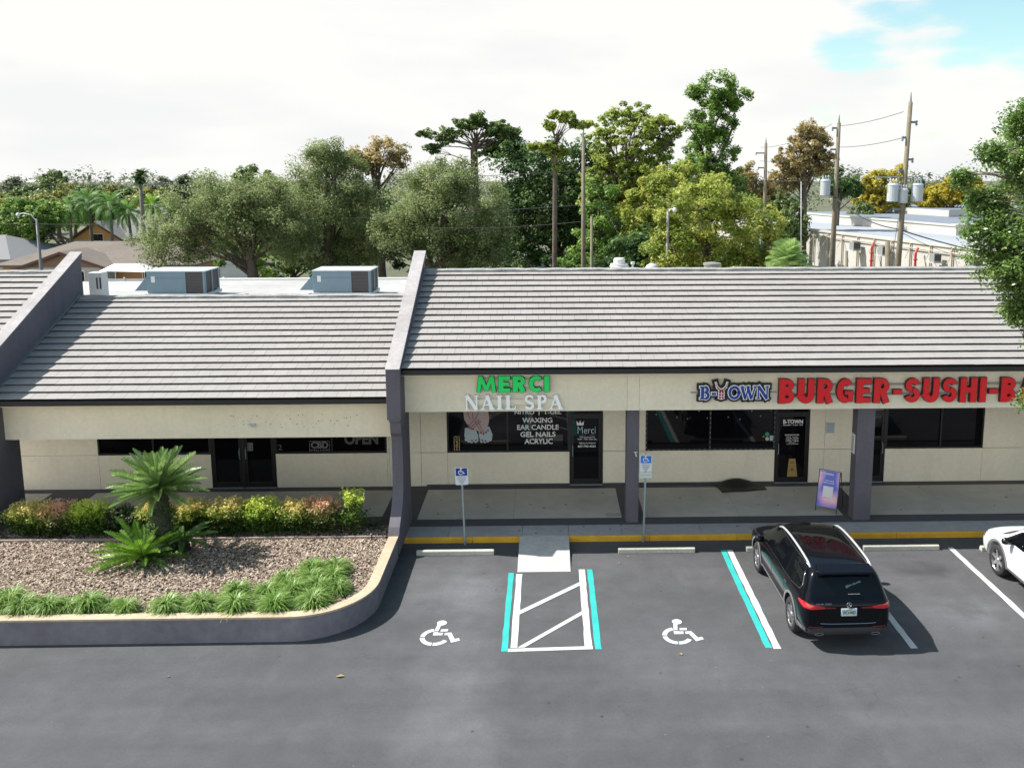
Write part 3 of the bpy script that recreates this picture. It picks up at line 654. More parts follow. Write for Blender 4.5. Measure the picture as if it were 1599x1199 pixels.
# ------------------------------------------------------------------ graphics on the glass (flat, real)
VIN = mat('white_vinyl', (.75, .75, .74), .5); GVIN = mat('grey_vinyl', (.16, .16, .16), .5)
YG = YW+.043; YP = YW+.027
def decal(name, polys, m, parent=B, y=YG, st=.0006):
    b = MB()
    for k, p in enumerate(polys):
        n = len(b.v); q = [at(u, v, y-k*st) for u, v in p]; b.v += [tuple(v) for v in q]; b.f.append(tuple(range(n, n+len(q))))
    return part(b, name, m) if parent is B else b.build(name, m, parent)
def ptext(txt, px, py0, py1, y, m, off=.01, pxw=None, parent=B, name='lettering', rot=0, sp=1.0, shear=0):
    """centred on px, between pixel rows py0 (top) and py1"""
    t_ = at(px, py0, y); bo = at(px, py1, y); h = t_.z-bo.z; b = text_mb(txt, h*1.37, .001, off*h, spacing=sp, shear=shear)
    V = np.array(b.v); wn = V[:, 0].max()-V[:, 0].min(); cxx = (t_.x+bo.x)/2
    w_ = wn if pxw is None else (at(px+pxw/2, py1, y).x-at(px-pxw/2, py1, y).x)
    fit(b, cxx-w_/2, cxx+w_/2, bo.z, t_.z, y-.001)
    return part(b, name, m) if parent is B else b.build(name, m, parent)
for t_, x, a, c, w_ in (('NITRO  |  T-GEL', 840, 640.5, 648.5, 73), ('WAXING', 839, 652, 660, 47), ('EAR CANDLE', 840, 663, 671, 65), ('GEL NAILS', 840, 674, 682, 55), ('ACRYLIC', 841, 685, 693, 44)):
    ptext(t_, x, a, c, YG, VIN, .03, w_)
ptext('Merci', 916, 666, 677, YP, mat('blue_vinyl', (.42, .55, .62), .5), -.01, 28)
ptext('NAIL   SPA', 917, 678.5, 680.5, YP, GVIN, 0, 24)
decal('crown_mark', [[(901, 664), (900, 657), (904, 661), (906, 656), (908, 661), (912, 657.5), (911, 664)]], VIN, y=YP)
for t_, a, w_ in (('Walk appointment first', 681.5, 24), ('9:30 - 7:00  Mon Sat', 684.5, 30), ('Walk-Ins Are Welcome', 690.5, 26)): ptext(t_, 917, a, a+2.2, YP, VIN, .02, w_)
ptext('407-790-4563', 916, 695, 698.4, YP, VIN, .03, 28)
skin = mat('poster_skin', (.50, .37, .36), .5); foot = mat('poster_foot', (.42, .50, .53), .5); nail = mat('poster_nail', (.20, .02, .06), .4)
el = lambda cx, cy, rx, ry, a=0, n=12: [(cx+rx*math.cos(t)*math.cos(a)-ry*math.sin(t)*math.sin(a), cy+rx*math.cos(t)*math.sin(a)+ry*math.sin(t)*math.cos(a)) for t in [2*math.pi*i/n for i in range(n)]]
po = empty('window_poster', at(744, 665, YG), 0, 'cut-out picture of bare feet and manicured hands inside the nail salon window', 'poster')
def pd(name, polys, m, y):
    o = decal(name, polys, m, po, y); o.matrix_parent_inverse = Matrix.Translation(-po.location); return o
pd('feet', [[(726, 668), (742, 668), (747, 680), (747, 689), (742, 690), (729, 688), (725, 681)], [(747, 668), (764, 666), (769, 678), (768, 687), (760, 690), (750, 689), (748, 680)]]+
   [el(x, y, 2.4, 2.8) for x, y in ((728, 686), (732, 688.3), (736.5, 689), (743, 688.5), (752, 688.5), (757, 689), (761.5, 688), (765.5, 686))], foot, YG)
pd('hands', [[(723, 640), (748, 640), (752, 654), (744, 668), (733, 668), (725, 655)], [(745, 640), (762, 640), (764, 655), (761, 668), (752, 676), (740, 660)], [(733, 664), (742, 656), (760, 674), (753, 678)], [(752, 656), (758, 661), (742, 673), (735, 668)]], skin, YG-.012)
pd('nails', [el(x, y, 1.5, 1.3) for x, y in ((731, 664), (733.5, 667), (736, 669.5), (739, 670), (751, 676), (755, 677.5), (759, 675), (762, 672), (743, 687.5), (753, 687.5), (737, 688), (758, 688.5))], nail, YG-.024)
pd('finger_lines', [[(732, 664), (744, 651), (744.8, 651.6), (733, 664.6)], [(735, 667), (748, 654), (748.8, 654.6), (736, 667.6)], [(737, 669.5), (751, 657), (751.7, 657.7), (738, 670)], [(742, 657), (752, 675), (751.2, 675.3), (741.2, 657.6)], [(746, 656), (756, 676), (755.2, 676.2), (745.2, 656.5)],
   [(729, 641), (735, 655), (734.2, 655.4), (728, 641.5)], [(738, 641), (739, 654), (738, 654), (737, 641)], [(750, 641), (742, 655), (741.2, 654.6), (749, 641)]], mat('poster_line', (.30, .12, .15), .5), YG-.034)
# neon style open sign, on its side
nb = mat('neon_tube_tan', (.55, .38, .2), .4)
op = empty('open_sign', at(713, 694, YG-.01), 0, 'small upright OPEN sign with tan outline in the nail salon window corner', 'sign')
def opd(name, b, m):
    o = b.build(name, m, op); o.matrix_parent_inverse = Matrix.Translation(-op.location); return o
tl, br = at(709, 681.5, YG-.01), at(717.5, 704.5, YG-.01)
b = MB(); rim = [(tl.x, tl.z), (br.x, tl.z), (br.x, br.z), (tl.x, br.z), (tl.x, tl.z)]
b.tube([(x, YG-.015, z) for x, z in rim], .011, 6); opd('border', b, nb)
b = text_mb('OPEN', 1, .004, .02); b.v = [(p[2], p[1], -p[0]) for p in b.v]; fit(b, tl.x+.045, br.x-.045, br.z+.04, tl.z-.04, YG-.02); opd('lettering', b, nb)
# dim lettering in left shop window
ptext('CBD', 499, 689.5, 700, YG, GVIN, .05, 27); ptext('WELLNESS', 498.5, 701.5, 704, YG, GVIN, .02, 30)
decal('lettering_border', [[(483, 688.5), (515, 688.5), (515, 689.2), (483, 689.2)], [(483, 689.2), (483.8, 689.2), (483.8, 705), (483, 705)], [(514.2, 689.2), (515, 689.2), (515, 705), (514.2, 705)]], GVIN)
ptext('OPEN', 564, 676, 694, YG, mat('dim_vinyl', (.075, .075, .07), .5), .06, 53)
ptext('2', 437, 694, 703, YG, mat('dim_vinyl', (.075, .075, .07), .5), .02, 7)
decal('notice', [[(386, 691), (395, 691), (395, 704), (386, 704)]], mat('dim_paper', (.13, .13, .13), .7), y=YP); decal('notice', [[(375, 687), (380, 686), (381, 695), (376, 700)]], mat('dim_paper', (.13, .13, .13), .7), y=YP)
# restaurant door and window
ptext('B-TOWN', 1238.5, 655, 661.5, YP, VIN, .05, 31)
ptext('BURGERS - SUSHI - BAR', 1238.5, 662.8, 664.4, YP, VIN, .03, 31)
ptext('BUSINESS HOURS', 1237, 678, 680, YP, VIN, .03, 22)
for i, (t_, w_) in enumerate((('Sunday  Thursday', 18), ('11:00 AM - 10:00 PM', 20), ('Friday  Saturday', 19), ('11:00 AM - 11:00 PM', 20), ('delivery', 10), ('order online today', 19))): ptext(t_, 1237, 681.6+i*2.15, 683.1+i*2.15, YP, VIN, .02, w_)
decal('sticker', [el(1198, 678, 3.2, 3.2)], mat('green_sticker', (.03, .33, .16), .5)); decal('sticker', [el(1198, 685, 3, 3)], mat('cream_sticker', (.5, .42, .3), .5)); decal('sticker', [[(1202, 680), (1209, 680), (1209, 688), (1202, 688)]], mat('pale_sticker', (.4, .5, .55), .5))
decal('sticker', [el(1192.5, 681.5, 1.8, 1.8)], GVIN)
# warm wet floor board standing inside the door glass
wfm = mat('tan_board', (.34, .22, .07), .6)
decal('wet_floor_board', [[(1232, 716), (1242, 716), (1245, 745), (1228.5, 745)]], wfm, y=YP); decal('wet_floor_board_mark', [[(1237, 729), (1240.5, 735), (1233.5, 735)], [(1234, 721), (1240, 721), (1240, 723), (1234, 723)]], mat('brown_mark', (.16, .09, .03), .6), y=YP-.002)
# hanging pendants seen as faint dots in the restaurant glass
b = []
rr = random.Random(9)
for i in range(15): u = 1025+i*16+rr.uniform(-6, 6); v = rr.choice([641, 648, 653])+rr.uniform(-2, 2); b.append(el(u, v, 1.1, 1.1, n=8))
decal('pendant_lamps', [p for p in b if p[0][0] < 1208], mat('dim_lamp', (.2, .22, .25), .4))
# notices on the wall
nt_ = empty('wall_notice', at(1296, 667, YW), 0, 'white paper notice fixed to the cream wall between restaurant door and column', 'notice')
a_, c_ = at(1290, 659.5, YW-.01), at(1303, 676, YW-.01)
o = MB().box(a_.x, c_.x, YW-.008, YW-.001, c_.z, a_.z).build('paper', mat('notice_paper', (.42, .47, .5), .7), nt_); o.matrix_parent_inverse = Matrix.Translation(-nt_.location)
b = MB()
for i in range(6): b.box(a_.x+.04, c_.x-.04, YW-.011, YW-.009, a_.z-.05-i*.05, a_.z-.04-i*.05)
o = b.build('print_lines', mat('print_grey', (.2, .2, .2), .7), nt_); o.matrix_parent_inverse = Matrix.Translation(-nt_.location)
cs = empty('column_sign', (8.2, 23.25, 2.0), 0, 'narrow white notice fixed to the left face of the right dark column', 'sign')
MB().box(.012, .038, -.11, .11, -.02, .52).build('plate', WHITE, cs); b = MB()
for i in range(7): b.box(.009, .0115, -.08, .08, .05+i*.06, .075+i*.06)
b.build('print_lines', mat('print_grey', (.2, .2, .2), .7), cs)
hb = empty('hose_tap', (2.30, 23.0, 2.1), 0, 'small white tap and valve fixed high on the left dark column', 'tap')
MB().tube([(0, .03, 0), (0, -.06, 0), (0.02, -.08, -.07)], .018, 8).build('spout', WHITE, hb); MB().box(-.05, .05, -.06, -.03, .03, .05).build('lever', WHITE, hb)

# ------------------------------------------------------------------ planter
def ring(off):
    """planter outline: from the building side along the right, round the corner to the front-left; off = inset"""
    P = [(-3.78-off, 21.3)]
    P += [(-3.78-off, 19.4)]
    cx_, cy_, r_ = -5.38, 18.82, 1.6-off
    for i in range(15):
        t = -90*i/14*math.pi/180; P.append((cx_+r_*math.cos(t), cy_+r_*math.sin(t)))
    P += [(-9, 17.22+off), (-20, 17.22+off)]
    return P
o_, i_ = ring(0), ring(.21); b = MB()
for k in range(len(o_)-1):
    for (p, q, za, zb) in ((o_[k], o_[k+1], 0, .51), (i_[k+1], i_[k], .3, .51)):
        b.quad((*p, za), (*q, za), (*q, zb), (*p, zb))
pl = empty('planter_wall', (-6, 19, 0), 0, 'low raised planter wall with rounded corner and tan painted coping', 'planter')
o = b.build('wall', mat('grey_render', (.17, .158, .18), .9, var=[(.9, .16), (6, .12), (40, .06)], bump=(50, .3, .006)), pl, smooth=True); o.location = (6, -19, 0)
co, ci = ring(-.012), ring(.225); b = MB(); n = len(co)
for k in range(n): b.v += [(*co[k], .51), (*co[k], .55), (*ci[k], .55), (*ci[k], .51)]
for k in range(n-1):
    for q in range(4): b.f.append((k*4+q, k*4+(q+1) % 4, k*4+4+(q+1) % 4, k*4+4+q))
o = b.build('coping', mat('tan_coping_paint', (.43, .335, .235), .85, var=[(1.5, .12), (12, .1), (50, .06)], bump=(50, .2, .004)), pl); o.location = (6, -19, 0)
flat('planting_bed', [[(-20, 17.35), (-5.2, 17.35), (-4.4, 17.75), (-4.0, 18.5), (-3.95, 22.9), (-20, 22.9)]], mat('dark_soil', (.085, .062, .05), .95, var=[(4, .3), (40, .3)], bump=(40, .8, .03)), .44)
def in_bed(x, y, m=.24):
    if y < 17.22+m or x > -3.78-m: return False
    if x > -5.38 and y < 18.82: return math.hypot(x+5.38, y-18.82) < 1.6-m
    return True
rng = np.random.default_rng(7)
pts = [(x, y) for x, y in zip(rng.uniform(-14.3, -4.0, 68000), rng.uniform(17.4, 22.2, 68000)) if in_bed(x, y)]
pts = np.array(pts); n = len(pts); a = rng.uniform(0, math.pi*2, n); ln = rng.uniform(.014, .05, n)*rng.uniform(.5, 1.1, n); wd = rng.uniform(.006, .017, n)
tx = rng.normal(0, .28, n); ty = rng.normal(0, .28, n); zz = .45+rng.uniform(0, .045, n)
ca, sa = np.cos(a), np.sin(a); V = np.zeros((n, 4, 3))
for k, (s1, s2) in enumerate(((-1, -1), (1, -1), (1, 1), (-1, 1))):
    V[:, k, 0] = pts[:, 0]+s1*ln*ca-s2*wd*sa; V[:, k, 1] = pts[:, 1]+s1*ln*sa+s2*wd*ca; V[:, k, 2] = zz+s1*ln*tx+s2*wd*ty
mu = rawmesh('bark_mulch', V.reshape(-1, 3), np.arange(4*n).reshape(n, 4), leafmat('mulch_chip', (.07, .048, .035), (.30, .23, .175), (.56, .47, .39), 0, .9, .1), tint=np.repeat(rng.uniform(0, 1, n), 4)); mu['kind'] = 'stuff'
tag(mu, 'pale brown bark mulch covering the planter bed', 'mulch')
# timber edging behind the mulch
tag(MB().box(-20, -4.1, 21.36, 21.43, .44, .53).build('bed_edging', mat('edging_wood', (.26, .2, .17), .9, var=[(4, .2)]), bevel=.01), 'thin wooden edging strip between mulch and hedge', 'edging')
ub = empty('path_light', (-4.42, 21.28, .45), 0, 'small dark stake light at the right back corner of the planter', 'light')
MB().tube([(0, 0, 0), (0, 0, .17)], .018, 8).build('stake', BLKMET, ub); MB().lathe([(.045, .16), (.045, .175), (.01, .2)], (0, 0, 0)).build('cap', BLKMET, ub)

# ------------------------------------------------------------------ foliage tools
def leaves(cen, n, rad, size, rng, up=.5, asp=.55, ttint=None, flat_=1.):
    """cen (k,3) cluster centres with radii rad (k,), n leaves per cluster -> verts, faces, tint"""
    k = len(cen); m = k*n; ci = np.repeat(np.arange(k), n)
    d = rng.normal(size=(m, 3)); d /= np.linalg.norm(d, axis=1)[:, None]; rr_ = rng.uniform(0, 1, m)**.45
    p = cen[ci]+d*(rad[ci]*rr_)[:, None]*np.array([1, 1, flat_])
    nn = rng.normal(size=(m, 3)); nn /= np.linalg.norm(nn, axis=1)[:, None]; nn[:, 2] = np.abs(nn[:, 2])+up; nn += d*.4; nn /= np.linalg.norm(nn, axis=1)[:, None]
    a = np.cross(nn, rng.normal(size=(m, 3))); a /= np.linalg.norm(a, axis=1)[:, None]; b = np.cross(nn, a)
    s = size*rng.uniform(.6, 1.35, m)[:, None]
    V = np.stack([p-a*s, p-b*s*asp+nn*s*.12, p+a*s, p+b*s*asp+nn*s*.12], 1).reshape(-1, 3)
    t = ttint[ci] if ttint is not None else rng.uniform(0, 1, k)[ci]
    return V, np.arange(4*m).reshape(m, 4), np.repeat(t, 4)
def in_ell(E, k, rng, shell=.5, wp_=.7):
    """k cluster centres inside a union of ellipsoids (cx,cy,cz,rx,ry,rz), pushed outwards"""
    E = np.array(E, float); vol = E[:, 3]*E[:, 4]*E[:, 5]; idx = rng.choice(len(E), k, p=vol**wp_/np.sum(vol**wp_))
    d = rng.normal(size=(k, 3)); d /= np.linalg.norm(d, axis=1)[:, None]; r_ = rng.uniform(shell, 1, k)**.8
    return E[idx, :3]+d*E[idx, 3:]*r_[:, None]
def limb(b, p0, p1, r0, r1, rr, sag=.15, n=5, k=6):
    p0, p1 = Vector(p0), Vector(p1); L_ = (p1-p0).length; pts_ = []; rad_ = []
    off = Vector((rr.uniform(-1, 1), rr.uniform(-1, 1), rr.uniform(.2, 1)))*L_*sag
    for i in range(n+1):
        t = i/n; p = p0.lerp(p1, t)+off*math.sin(math.pi*t)+Vector((rr.uniform(-1, 1), rr.uniform(-1, 1), rr.uniform(-1, 1)))*L_*.015*(0 < i < n); pts_.append(p); rad_.append(r0+(r1-r0)*t**.7)
    b.tube(pts_, rad_, k); return pts_
def tree(name, base, E, ncl, nl, lsize, crad, lm, label, trunk=(.3, .45), fork=.35, nlimb=14, seed=0, shell=.35, cat='tree', group=None, bark=None, flat_=.8, lean=None, k=8, twigs=True, lt=.38, wp_=.7):
    """base world point; E ellipsoids relative to base"""
    rng = np.random.default_rng(seed); rr = random.Random(seed)
    root = empty(name, base, 0, label, cat, group)
    cen = in_ell(E, ncl, rng, shell, wp_); rad = crad*rng.uniform(.6, 1.3, ncl)
    V, F, t = leaves(cen, nl, rad, lsize, rng, flat_=flat_)
    rawmesh('crown', V, F, lm, root, t)
    b = MB(); top = max(e[2] for e in E); hf = max(.6, min(e[2]-e[5] for e in E)*.6+top*fork*.4)
    E0 = np.array(E); cxy = (E0[:, :2]*E0[:, 3:4]).sum(0)/E0[:, 3].sum(); lx = lean or (cxy[0]*.35, cxy[1]*.35)
    tp = [Vector((0, 0, -.1)), Vector((lx[0]*.3+rr.uniform(-.1, .1), lx[1]*.3, hf*.5)), Vector((lx[0]*.6, lx[1]*.6, hf))]
    zt = top*.95; tp += [Vector((lx[0], lx[1], hf+(zt-hf)*.5)), Vector((cxy[0], cxy[1], zt))]
    r0 = trunk[0]; b.tube(tp, [r0*1.25, r0, r0*.9, r0*.55, r0*.15], k)
    sel = rng.choice(ncl, min(nlimb, ncl), replace=False)
    for i in sel:
        c = cen[i]; f = rr.uniform(0, 1); z0 = hf+(min(c[2], zt)-hf)*rr.uniform(.05, .6) if c[2] > hf else hf*.9; z0 = max(hf*.7, z0)
        q = (z0-hf)/(zt-hf) if zt > hf else 0; a0 = tp[2].lerp(tp[4], max(0, min(1, q)))
        pp = limb(b, (a0.x, a0.y, z0), c, r0*lt, r0*.05, rr, k=5)
        if twigs:
            ds = np.linalg.norm(cen-c, axis=1); near = np.argsort(ds)[1:4]
            for j in near: limb(b, pp[3], cen[j], r0*lt*.3, r0*.02, rr, n=3, k=4)
    b.build('trunk', bark or BARK, root, smooth=True)
    return root
OAKL = leafmat('live_oak_leaf', (.12, .165, .055), (.235, .29, .115), (.37, .41, .21), .48, .6, .15)
DARKL = leafmat('dark_leaf', (.03, .07, .022), (.07, .14, .04), (.16, .25, .07), .4)
MIDL = leafmat('mid_green_leaf', (.07, .14, .03), (.16, .28, .055), (.31, .44, .10), .46)
PINEL = leafmat('pine_needle', (.11, .16, .03), (.24, .31, .06), (.42, .48, .10), .42)
DPINE = leafmat('dark_pine_needle', (.05, .10, .03), (.11, .18, .05), (.24, .31, .09), .35)
YGL = leafmat('yellow_green_leaf', (.13, .19, .03), (.31, .38, .07), (.56, .54, .13), .48)
ORL = leafmat('rust_leaf', (.16, .17, .06), (.36, .28, .12), (.54, .42, .20), .48)
YEL = leafmat('golden_leaf', (.22, .22, .03), (.46, .40, .05), (.62, .50, .09), .42)
PALML = leafmat('palm_leaf', (.05, .12, .03), (.11, .23, .05), (.22, .38, .10), .4)

# ------------------------------------------------------------------ sago palms and clumps in the planter
def frond_mesh(name, Lf, rise, droop, nlf, wl, m, rng, vshape=.5, lw=.012, rach=.012, taper=.9):
    """one feather frond growing along +x from the origin; returns an object"""
    T = np.linspace(0, 1, 14); X = Lf*T*(1-.12*T); Z = rise*Lf*np.sin(T*1.5)*.9-droop*Lf*T**2.2
    V = []; F = []
    def pt(t): return np.array([np.interp(t, T, X), 0, np.interp(t, T, Z)])
    for s in (-1, 1):
        for i in range(nlf):
            t = .13+.87*(i+.5)/nlf; p = pt(t); q = pt(min(1, t+.02)); d = q-p; d /= (np.linalg.norm(d)+1e-9)
            ll = wl*math.sin(math.pi*min(1, .12+t*.86))**.6*(1 if t < .85 else taper); side = np.array([0, s, 0]); upv = np.array([-d[2], 0, d[0]])
            tip = p+(side*.85+d*.62+upv*vshape*rng.uniform(.7, 1.2))*ll; mid = (p+tip)/2+upv*ll*.06
            wv = d*lw*rng.uniform(.8, 1.2); k = len(V); V += [p-wv, mid-wv, tip, mid+wv, p+wv]; F += [(k, k+1, k+3, k+4), (k+1, k+2, k+2, k+3)]
    V = np.array(V); F = [(a, b, c, d) if b != c else (a, b, d) for a, b, c, d in F]
    b = MB(); b.v = [tuple(v) for v in V]; b.f = F
    b.tube([tuple(pt(t)) for t in np.linspace(0, 1, 9)], [rach*(1-.8*t) for t in np.linspace(0, 1, 9)], 4)
    me = bpy.data.meshes.new(name); me.from_pydata(b.v, [], b.f); me.materials.append(m)
    a = me.attributes.new('tint', 'FLOAT', 'POINT'); tt = rng.uniform(0, 1); a.data.foreach_set('value', np.full(len(b.v), tt, 'f'))
    return me
SAGL = leafmat('sago_leaf', (.09, .17, .05), (.19, .31, .08), (.36, .46, .18), .38, .3, .7); SAGY = leafmat('young_sago_leaf', (.07, .17, .02), (.16, .32, .03), (.26, .42, .06), .4, .35, .5)
def sago(base, label, nf, Lf, ht, m, seed, tr=.2, elmin=-12, elmax=80, group=None, bark=None):
    rng = np.random.default_rng(seed); rr = random.Random(seed); root = empty('sago_palm', base, 0, label, 'sago palm', group)
    protos = [frond_mesh('frond', Lf*rr.uniform(.92, 1.05), .12, rr.uniform(-.02, .06), 72, Lf*.10, m, rng, vshape=.8, lw=.0065, rach=.010) for i in range(5)]
    if ht > .1:
        b = MB(); b.lathe([(tr*1.5, -.05), (tr*1.45, ht*.25), (tr*1.15, ht*.5), (tr, ht*.8), (tr*.95, ht*.97), (tr*.6, ht*1.03)], (0, 0, 0), n=18)
        for i in range(420):  # old leaf-base scales
            a = i*2.39996; z = ht*(i+.5)/420; rad_ = tr*(1.5-.55*z/ht); c, s_ = math.cos(a), math.sin(a); w_ = .035
            p = Vector((c*rad_*.9, s_*rad_*.9, z)); tan = Vector((-s_, c, 0)); outv = Vector((c, s_, .9)).normalized(); k_ = len(b.v)
            b.v += [tuple(p-tan*w_), tuple(p+tan*w_), tuple(p+outv*rr.uniform(.05, .1)), tuple(p-Vector((0, 0, .03)))]; b.f += [(k_, k_+1, k_+2), (k_, k_+2, k_+3), (k_+1, k_+3, k_+2)]
        b.build('trunk', bark or mat('sago_trunk', (.05, .055, .03), .95, var=[(9, .4), (40, .3)], island=.4), root, fixn=False)
    for i in range(nf):
        me = protos[i % 5]; o = bpy.data.objects.new('frond', me); C.objects.link(o); o.parent = root
        a = i*2.39996+rr.uniform(-.15, .15); f = (i+.5)/nf; el_ = R(elmax-(elmax-elmin)*f**.8+rr.uniform(-4, 4))-R(22)
        o.location = (0, 0, ht); o.rotation_mode = 'QUATERNION'; o.rotation_quaternion = Quaternion((0, 0, 1), a) @ Quaternion((0, 1, 0), -el_) @ Quaternion((1, 0, 0), rr.uniform(-.3, .3)); s_ = rr.uniform(.85, 1.08)*(1.0 if f > .2 else .85); o.scale = (s_, s_, s_)
    return root
sago((-9.28, 20.62, .45), 'tall sago palm with ivy clad trunk standing in the mulch', 84, 1.36, 1.62, SAGL, 3, .2, elmin=2, elmax=96)
sago((-9.6, 20.25, .45), 'low bright green young sago left of the tall palm trunk', 44, 1.25, .12, SAGY, 4, .1, elmin=8, elmax=75)
sago((-8.86, 20.75, .45), 'small dull green sago pup right of the tall palm trunk', 15, .95, .3, SAGL, 5, .1, elmin=5, elmax=45)
sago((-9.35, 20.12, .45), 'tiny pale sago pup at the front foot of the tall palm', 9, .62, .05, SAGL, 6, .06, elmin=5, elmax=60)
rng = np.random.default_rng(31)
# ivy-like leaves on the trunk belong to the palm
k_ = 70; a = rng.uniform(0, 6.28, k_); z = rng.uniform(.05, 1.25, k_); rd = .30-.09*z/1.6
cen = np.stack([np.cos(a)*rd, np.sin(a)*rd, z], 1); V, F, t = leaves(cen, 26, np.full(k_, .10), .026, rng)
rawmesh('ivy', V, F, DARKL, bpy.data.objects['sago_palm'], t)

def clump(name, nb, Lb, wb, m, seed, parent=None):
    rng = np.random.default_rng(seed); V = []; F = []; T = []
    for i in range(nb):
        a = rng.uniform(0, 6.283); e0 = rng.uniform(.35, 1.55); l = Lb*rng.uniform(.65, 1.1); p = np.array([rng.normal(0, .03), rng.normal(0, .03), 0.]); el_ = e0; d0 = np.array([math.cos(a), math.sin(a), 0]); sd_ = np.array([-math.sin(a), math.cos(a), 0]); k = len(V); ns = 5; tt = rng.uniform(0, 1)
        for j in range(ns+1):
            w_ = wb*(1-(j/ns)**2.5)+.0006; V += [p-sd_*w_, p+sd_*w_]; T += [tt, tt]
            p = p+(d0*math.cos(el_)+np.array([0, 0, 1])*math.sin(el_))*l/ns; el_ -= (e0+.30)*.26*rng.uniform(.7, 1.25)
        F += [(k+2*j, k+2*j+1, k+2*j+3, k+2*j+2) for j in range(ns)]
    return rawmesh(name, np.array(V), np.array(F), m, parent, T)
LIR = leafmat('liriope_blade', (.06, .16, .02), (.18, .34, .05), (.48, .56, .26), .42, .4, .5)
cl = [clump('border_grass', 620, .40, .0075, LIR, 40+i) for i in range(4)]
spots = [(-11.35, 17.95, 1.25, 0), (-10.95, 17.72, 1.1, 1), (-10.42, 17.72, 1.05, 0), (-10.05, 17.78, .95, 1), (-9.62, 17.8, 1.1, 0), (-9.2, 17.8, .8, 2), (-8.8, 17.68, .88, 2), (-7.95, 17.72, 1.15, 2), (-7.28, 17.74, 1.1, 2), (-6.56, 17.7, 1.2, 2), (-5.75, 17.72, 1.15, 2), (-4.98, 17.86, 1.2, 2),
         (-6.75, 18.35, 1.0, 3), (-6.1, 18.3, 1.0, 3), (-5.55, 18.35, 1.05, 3), (-5.05, 18.5, 1.05, 3), (-5.85, 18.8, .95, 4), (-5.3, 18.95, 1.05, 4), (-4.85, 19.05, 1.0, 4), (-5.4, 19.4, 1.0, 4), (-4.88, 19.5, 1.05, 4), (-11.7, 17.7, 1.1, 1), (-4.6, 18.45, .9, 3)]
rr = random.Random(5)
WH = ['in the crowded left end of the planter front row', 'in the left end of the planter front row', 'in the planter front row beside the coping', 'in the middle row behind the planter front edge', 'in the back rows of the right hand grass patch']
cnt = {}
ORD = ['first', 'second', 'third', 'fourth', 'fifth', 'sixth', 'seventh', 'eighth', 'ninth', 'tenth']
spots_s = sorted(spots, key=lambda s: (s[3], s[0]))
for i, (x, y, s, g) in enumerate(spots_s):
    cnt[g] = cnt.get(g, 0)+1
    nm = {0: 'big back clump', 1: 'front clump', 2: 'clump', 3: 'clump', 4: 'clump'}[g]
    lb = f"green border grass {nm}, {ORD[cnt[g]-1]} from the left {WH[g]}"
    base = cl[i % 4]; o = base if i < 4 else base.copy()
    if i >= 4: C.objects.link(o)
    o.location = (x, y, .45); o.rotation_euler.z = rr.uniform(0, 6.28); s *= 1.12; o.scale = (s, s, s*rr.uniform(1.1, 1.35)); tag(o, lb, 'border grass', 'clumps of border grass in the planter')
# nandina hedge shrubs
def shrub(name, base, rx, ry, h, ncl, nl, ls, lm, label, seed, cat='shrub', group=None, tipm=None, cr=.12, topb=.4):
    rng = np.random.default_rng(seed); rr = random.Random(seed); root = empty(name, base, 0, label, cat, group)
    d = rng.normal(size=(ncl, 3)); d /= np.linalg.norm(d, axis=1)[:, None]; q = rng.uniform(.45, 1, ncl)
    cen = np.stack([d[:, 0]*rx*q, d[:, 1]*ry*q, h*(.54+.42*np.clip(d[:, 2]*q*1.25, -1, 1))], 1); cen[:, 2] += rng.normal(0, .035, ncl)
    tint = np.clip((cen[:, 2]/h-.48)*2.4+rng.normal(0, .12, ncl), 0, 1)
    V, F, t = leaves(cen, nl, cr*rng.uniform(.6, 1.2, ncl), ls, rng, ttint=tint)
    rawmesh('foliage', V, F, lm, root, t)
    b = MB()
    for i in range(16):
        c = cen[rr.randrange(ncl)]; limb(b, (rr.uniform(-.15, .15), rr.uniform(-.12, .12), 0), c, .010, .004, rr, .08, 3, 4)
    b.build('stems', BARK, root)
    return root
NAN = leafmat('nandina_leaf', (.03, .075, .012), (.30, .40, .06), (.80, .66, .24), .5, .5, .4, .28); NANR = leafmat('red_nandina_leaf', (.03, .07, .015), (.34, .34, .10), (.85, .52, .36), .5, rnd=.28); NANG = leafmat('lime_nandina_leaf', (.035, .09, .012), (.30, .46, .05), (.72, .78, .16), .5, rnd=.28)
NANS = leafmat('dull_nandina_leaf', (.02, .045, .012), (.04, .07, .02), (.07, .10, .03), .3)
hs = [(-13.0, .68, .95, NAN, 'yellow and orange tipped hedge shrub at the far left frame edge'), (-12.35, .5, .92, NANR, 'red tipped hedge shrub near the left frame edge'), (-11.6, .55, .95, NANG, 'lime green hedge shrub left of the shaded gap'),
      (-10.75, .5, .80, NANS, 'dull dark hedge shrub in the shade left of the sago palm'), (-9.95, .5, .95, NAN, 'yellow topped hedge shrub directly left of the palm trunk'), (-9.0, .5, .98, NAN, 'orange and yellow hedge shrub directly behind the palm trunk'),
      (-8.15, .55, 1.0, NAN, 'yellow orange hedge shrub right of the palm below the shop doors'), (-7.25, .55, 1.0, NANG, 'lime and gold hedge shrub just left of centre of the right hedge'), (-6.45, .5, .95, NAN, 'green hedge shrub with pink new tips'), (-5.75, .5, .98, NANR, 'reddish topped hedge shrub at the right end of the hedge')]
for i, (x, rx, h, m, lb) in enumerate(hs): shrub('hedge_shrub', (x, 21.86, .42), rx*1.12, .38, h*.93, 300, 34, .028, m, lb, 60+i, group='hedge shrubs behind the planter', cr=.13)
shrub('tall_shrub', (-4.98, 21.8, .42), .34, .28, 1.22, 70, 34, .032, NANG, 'taller loose lime green shrub standing alone at the hedge end', 80, cr=.12)
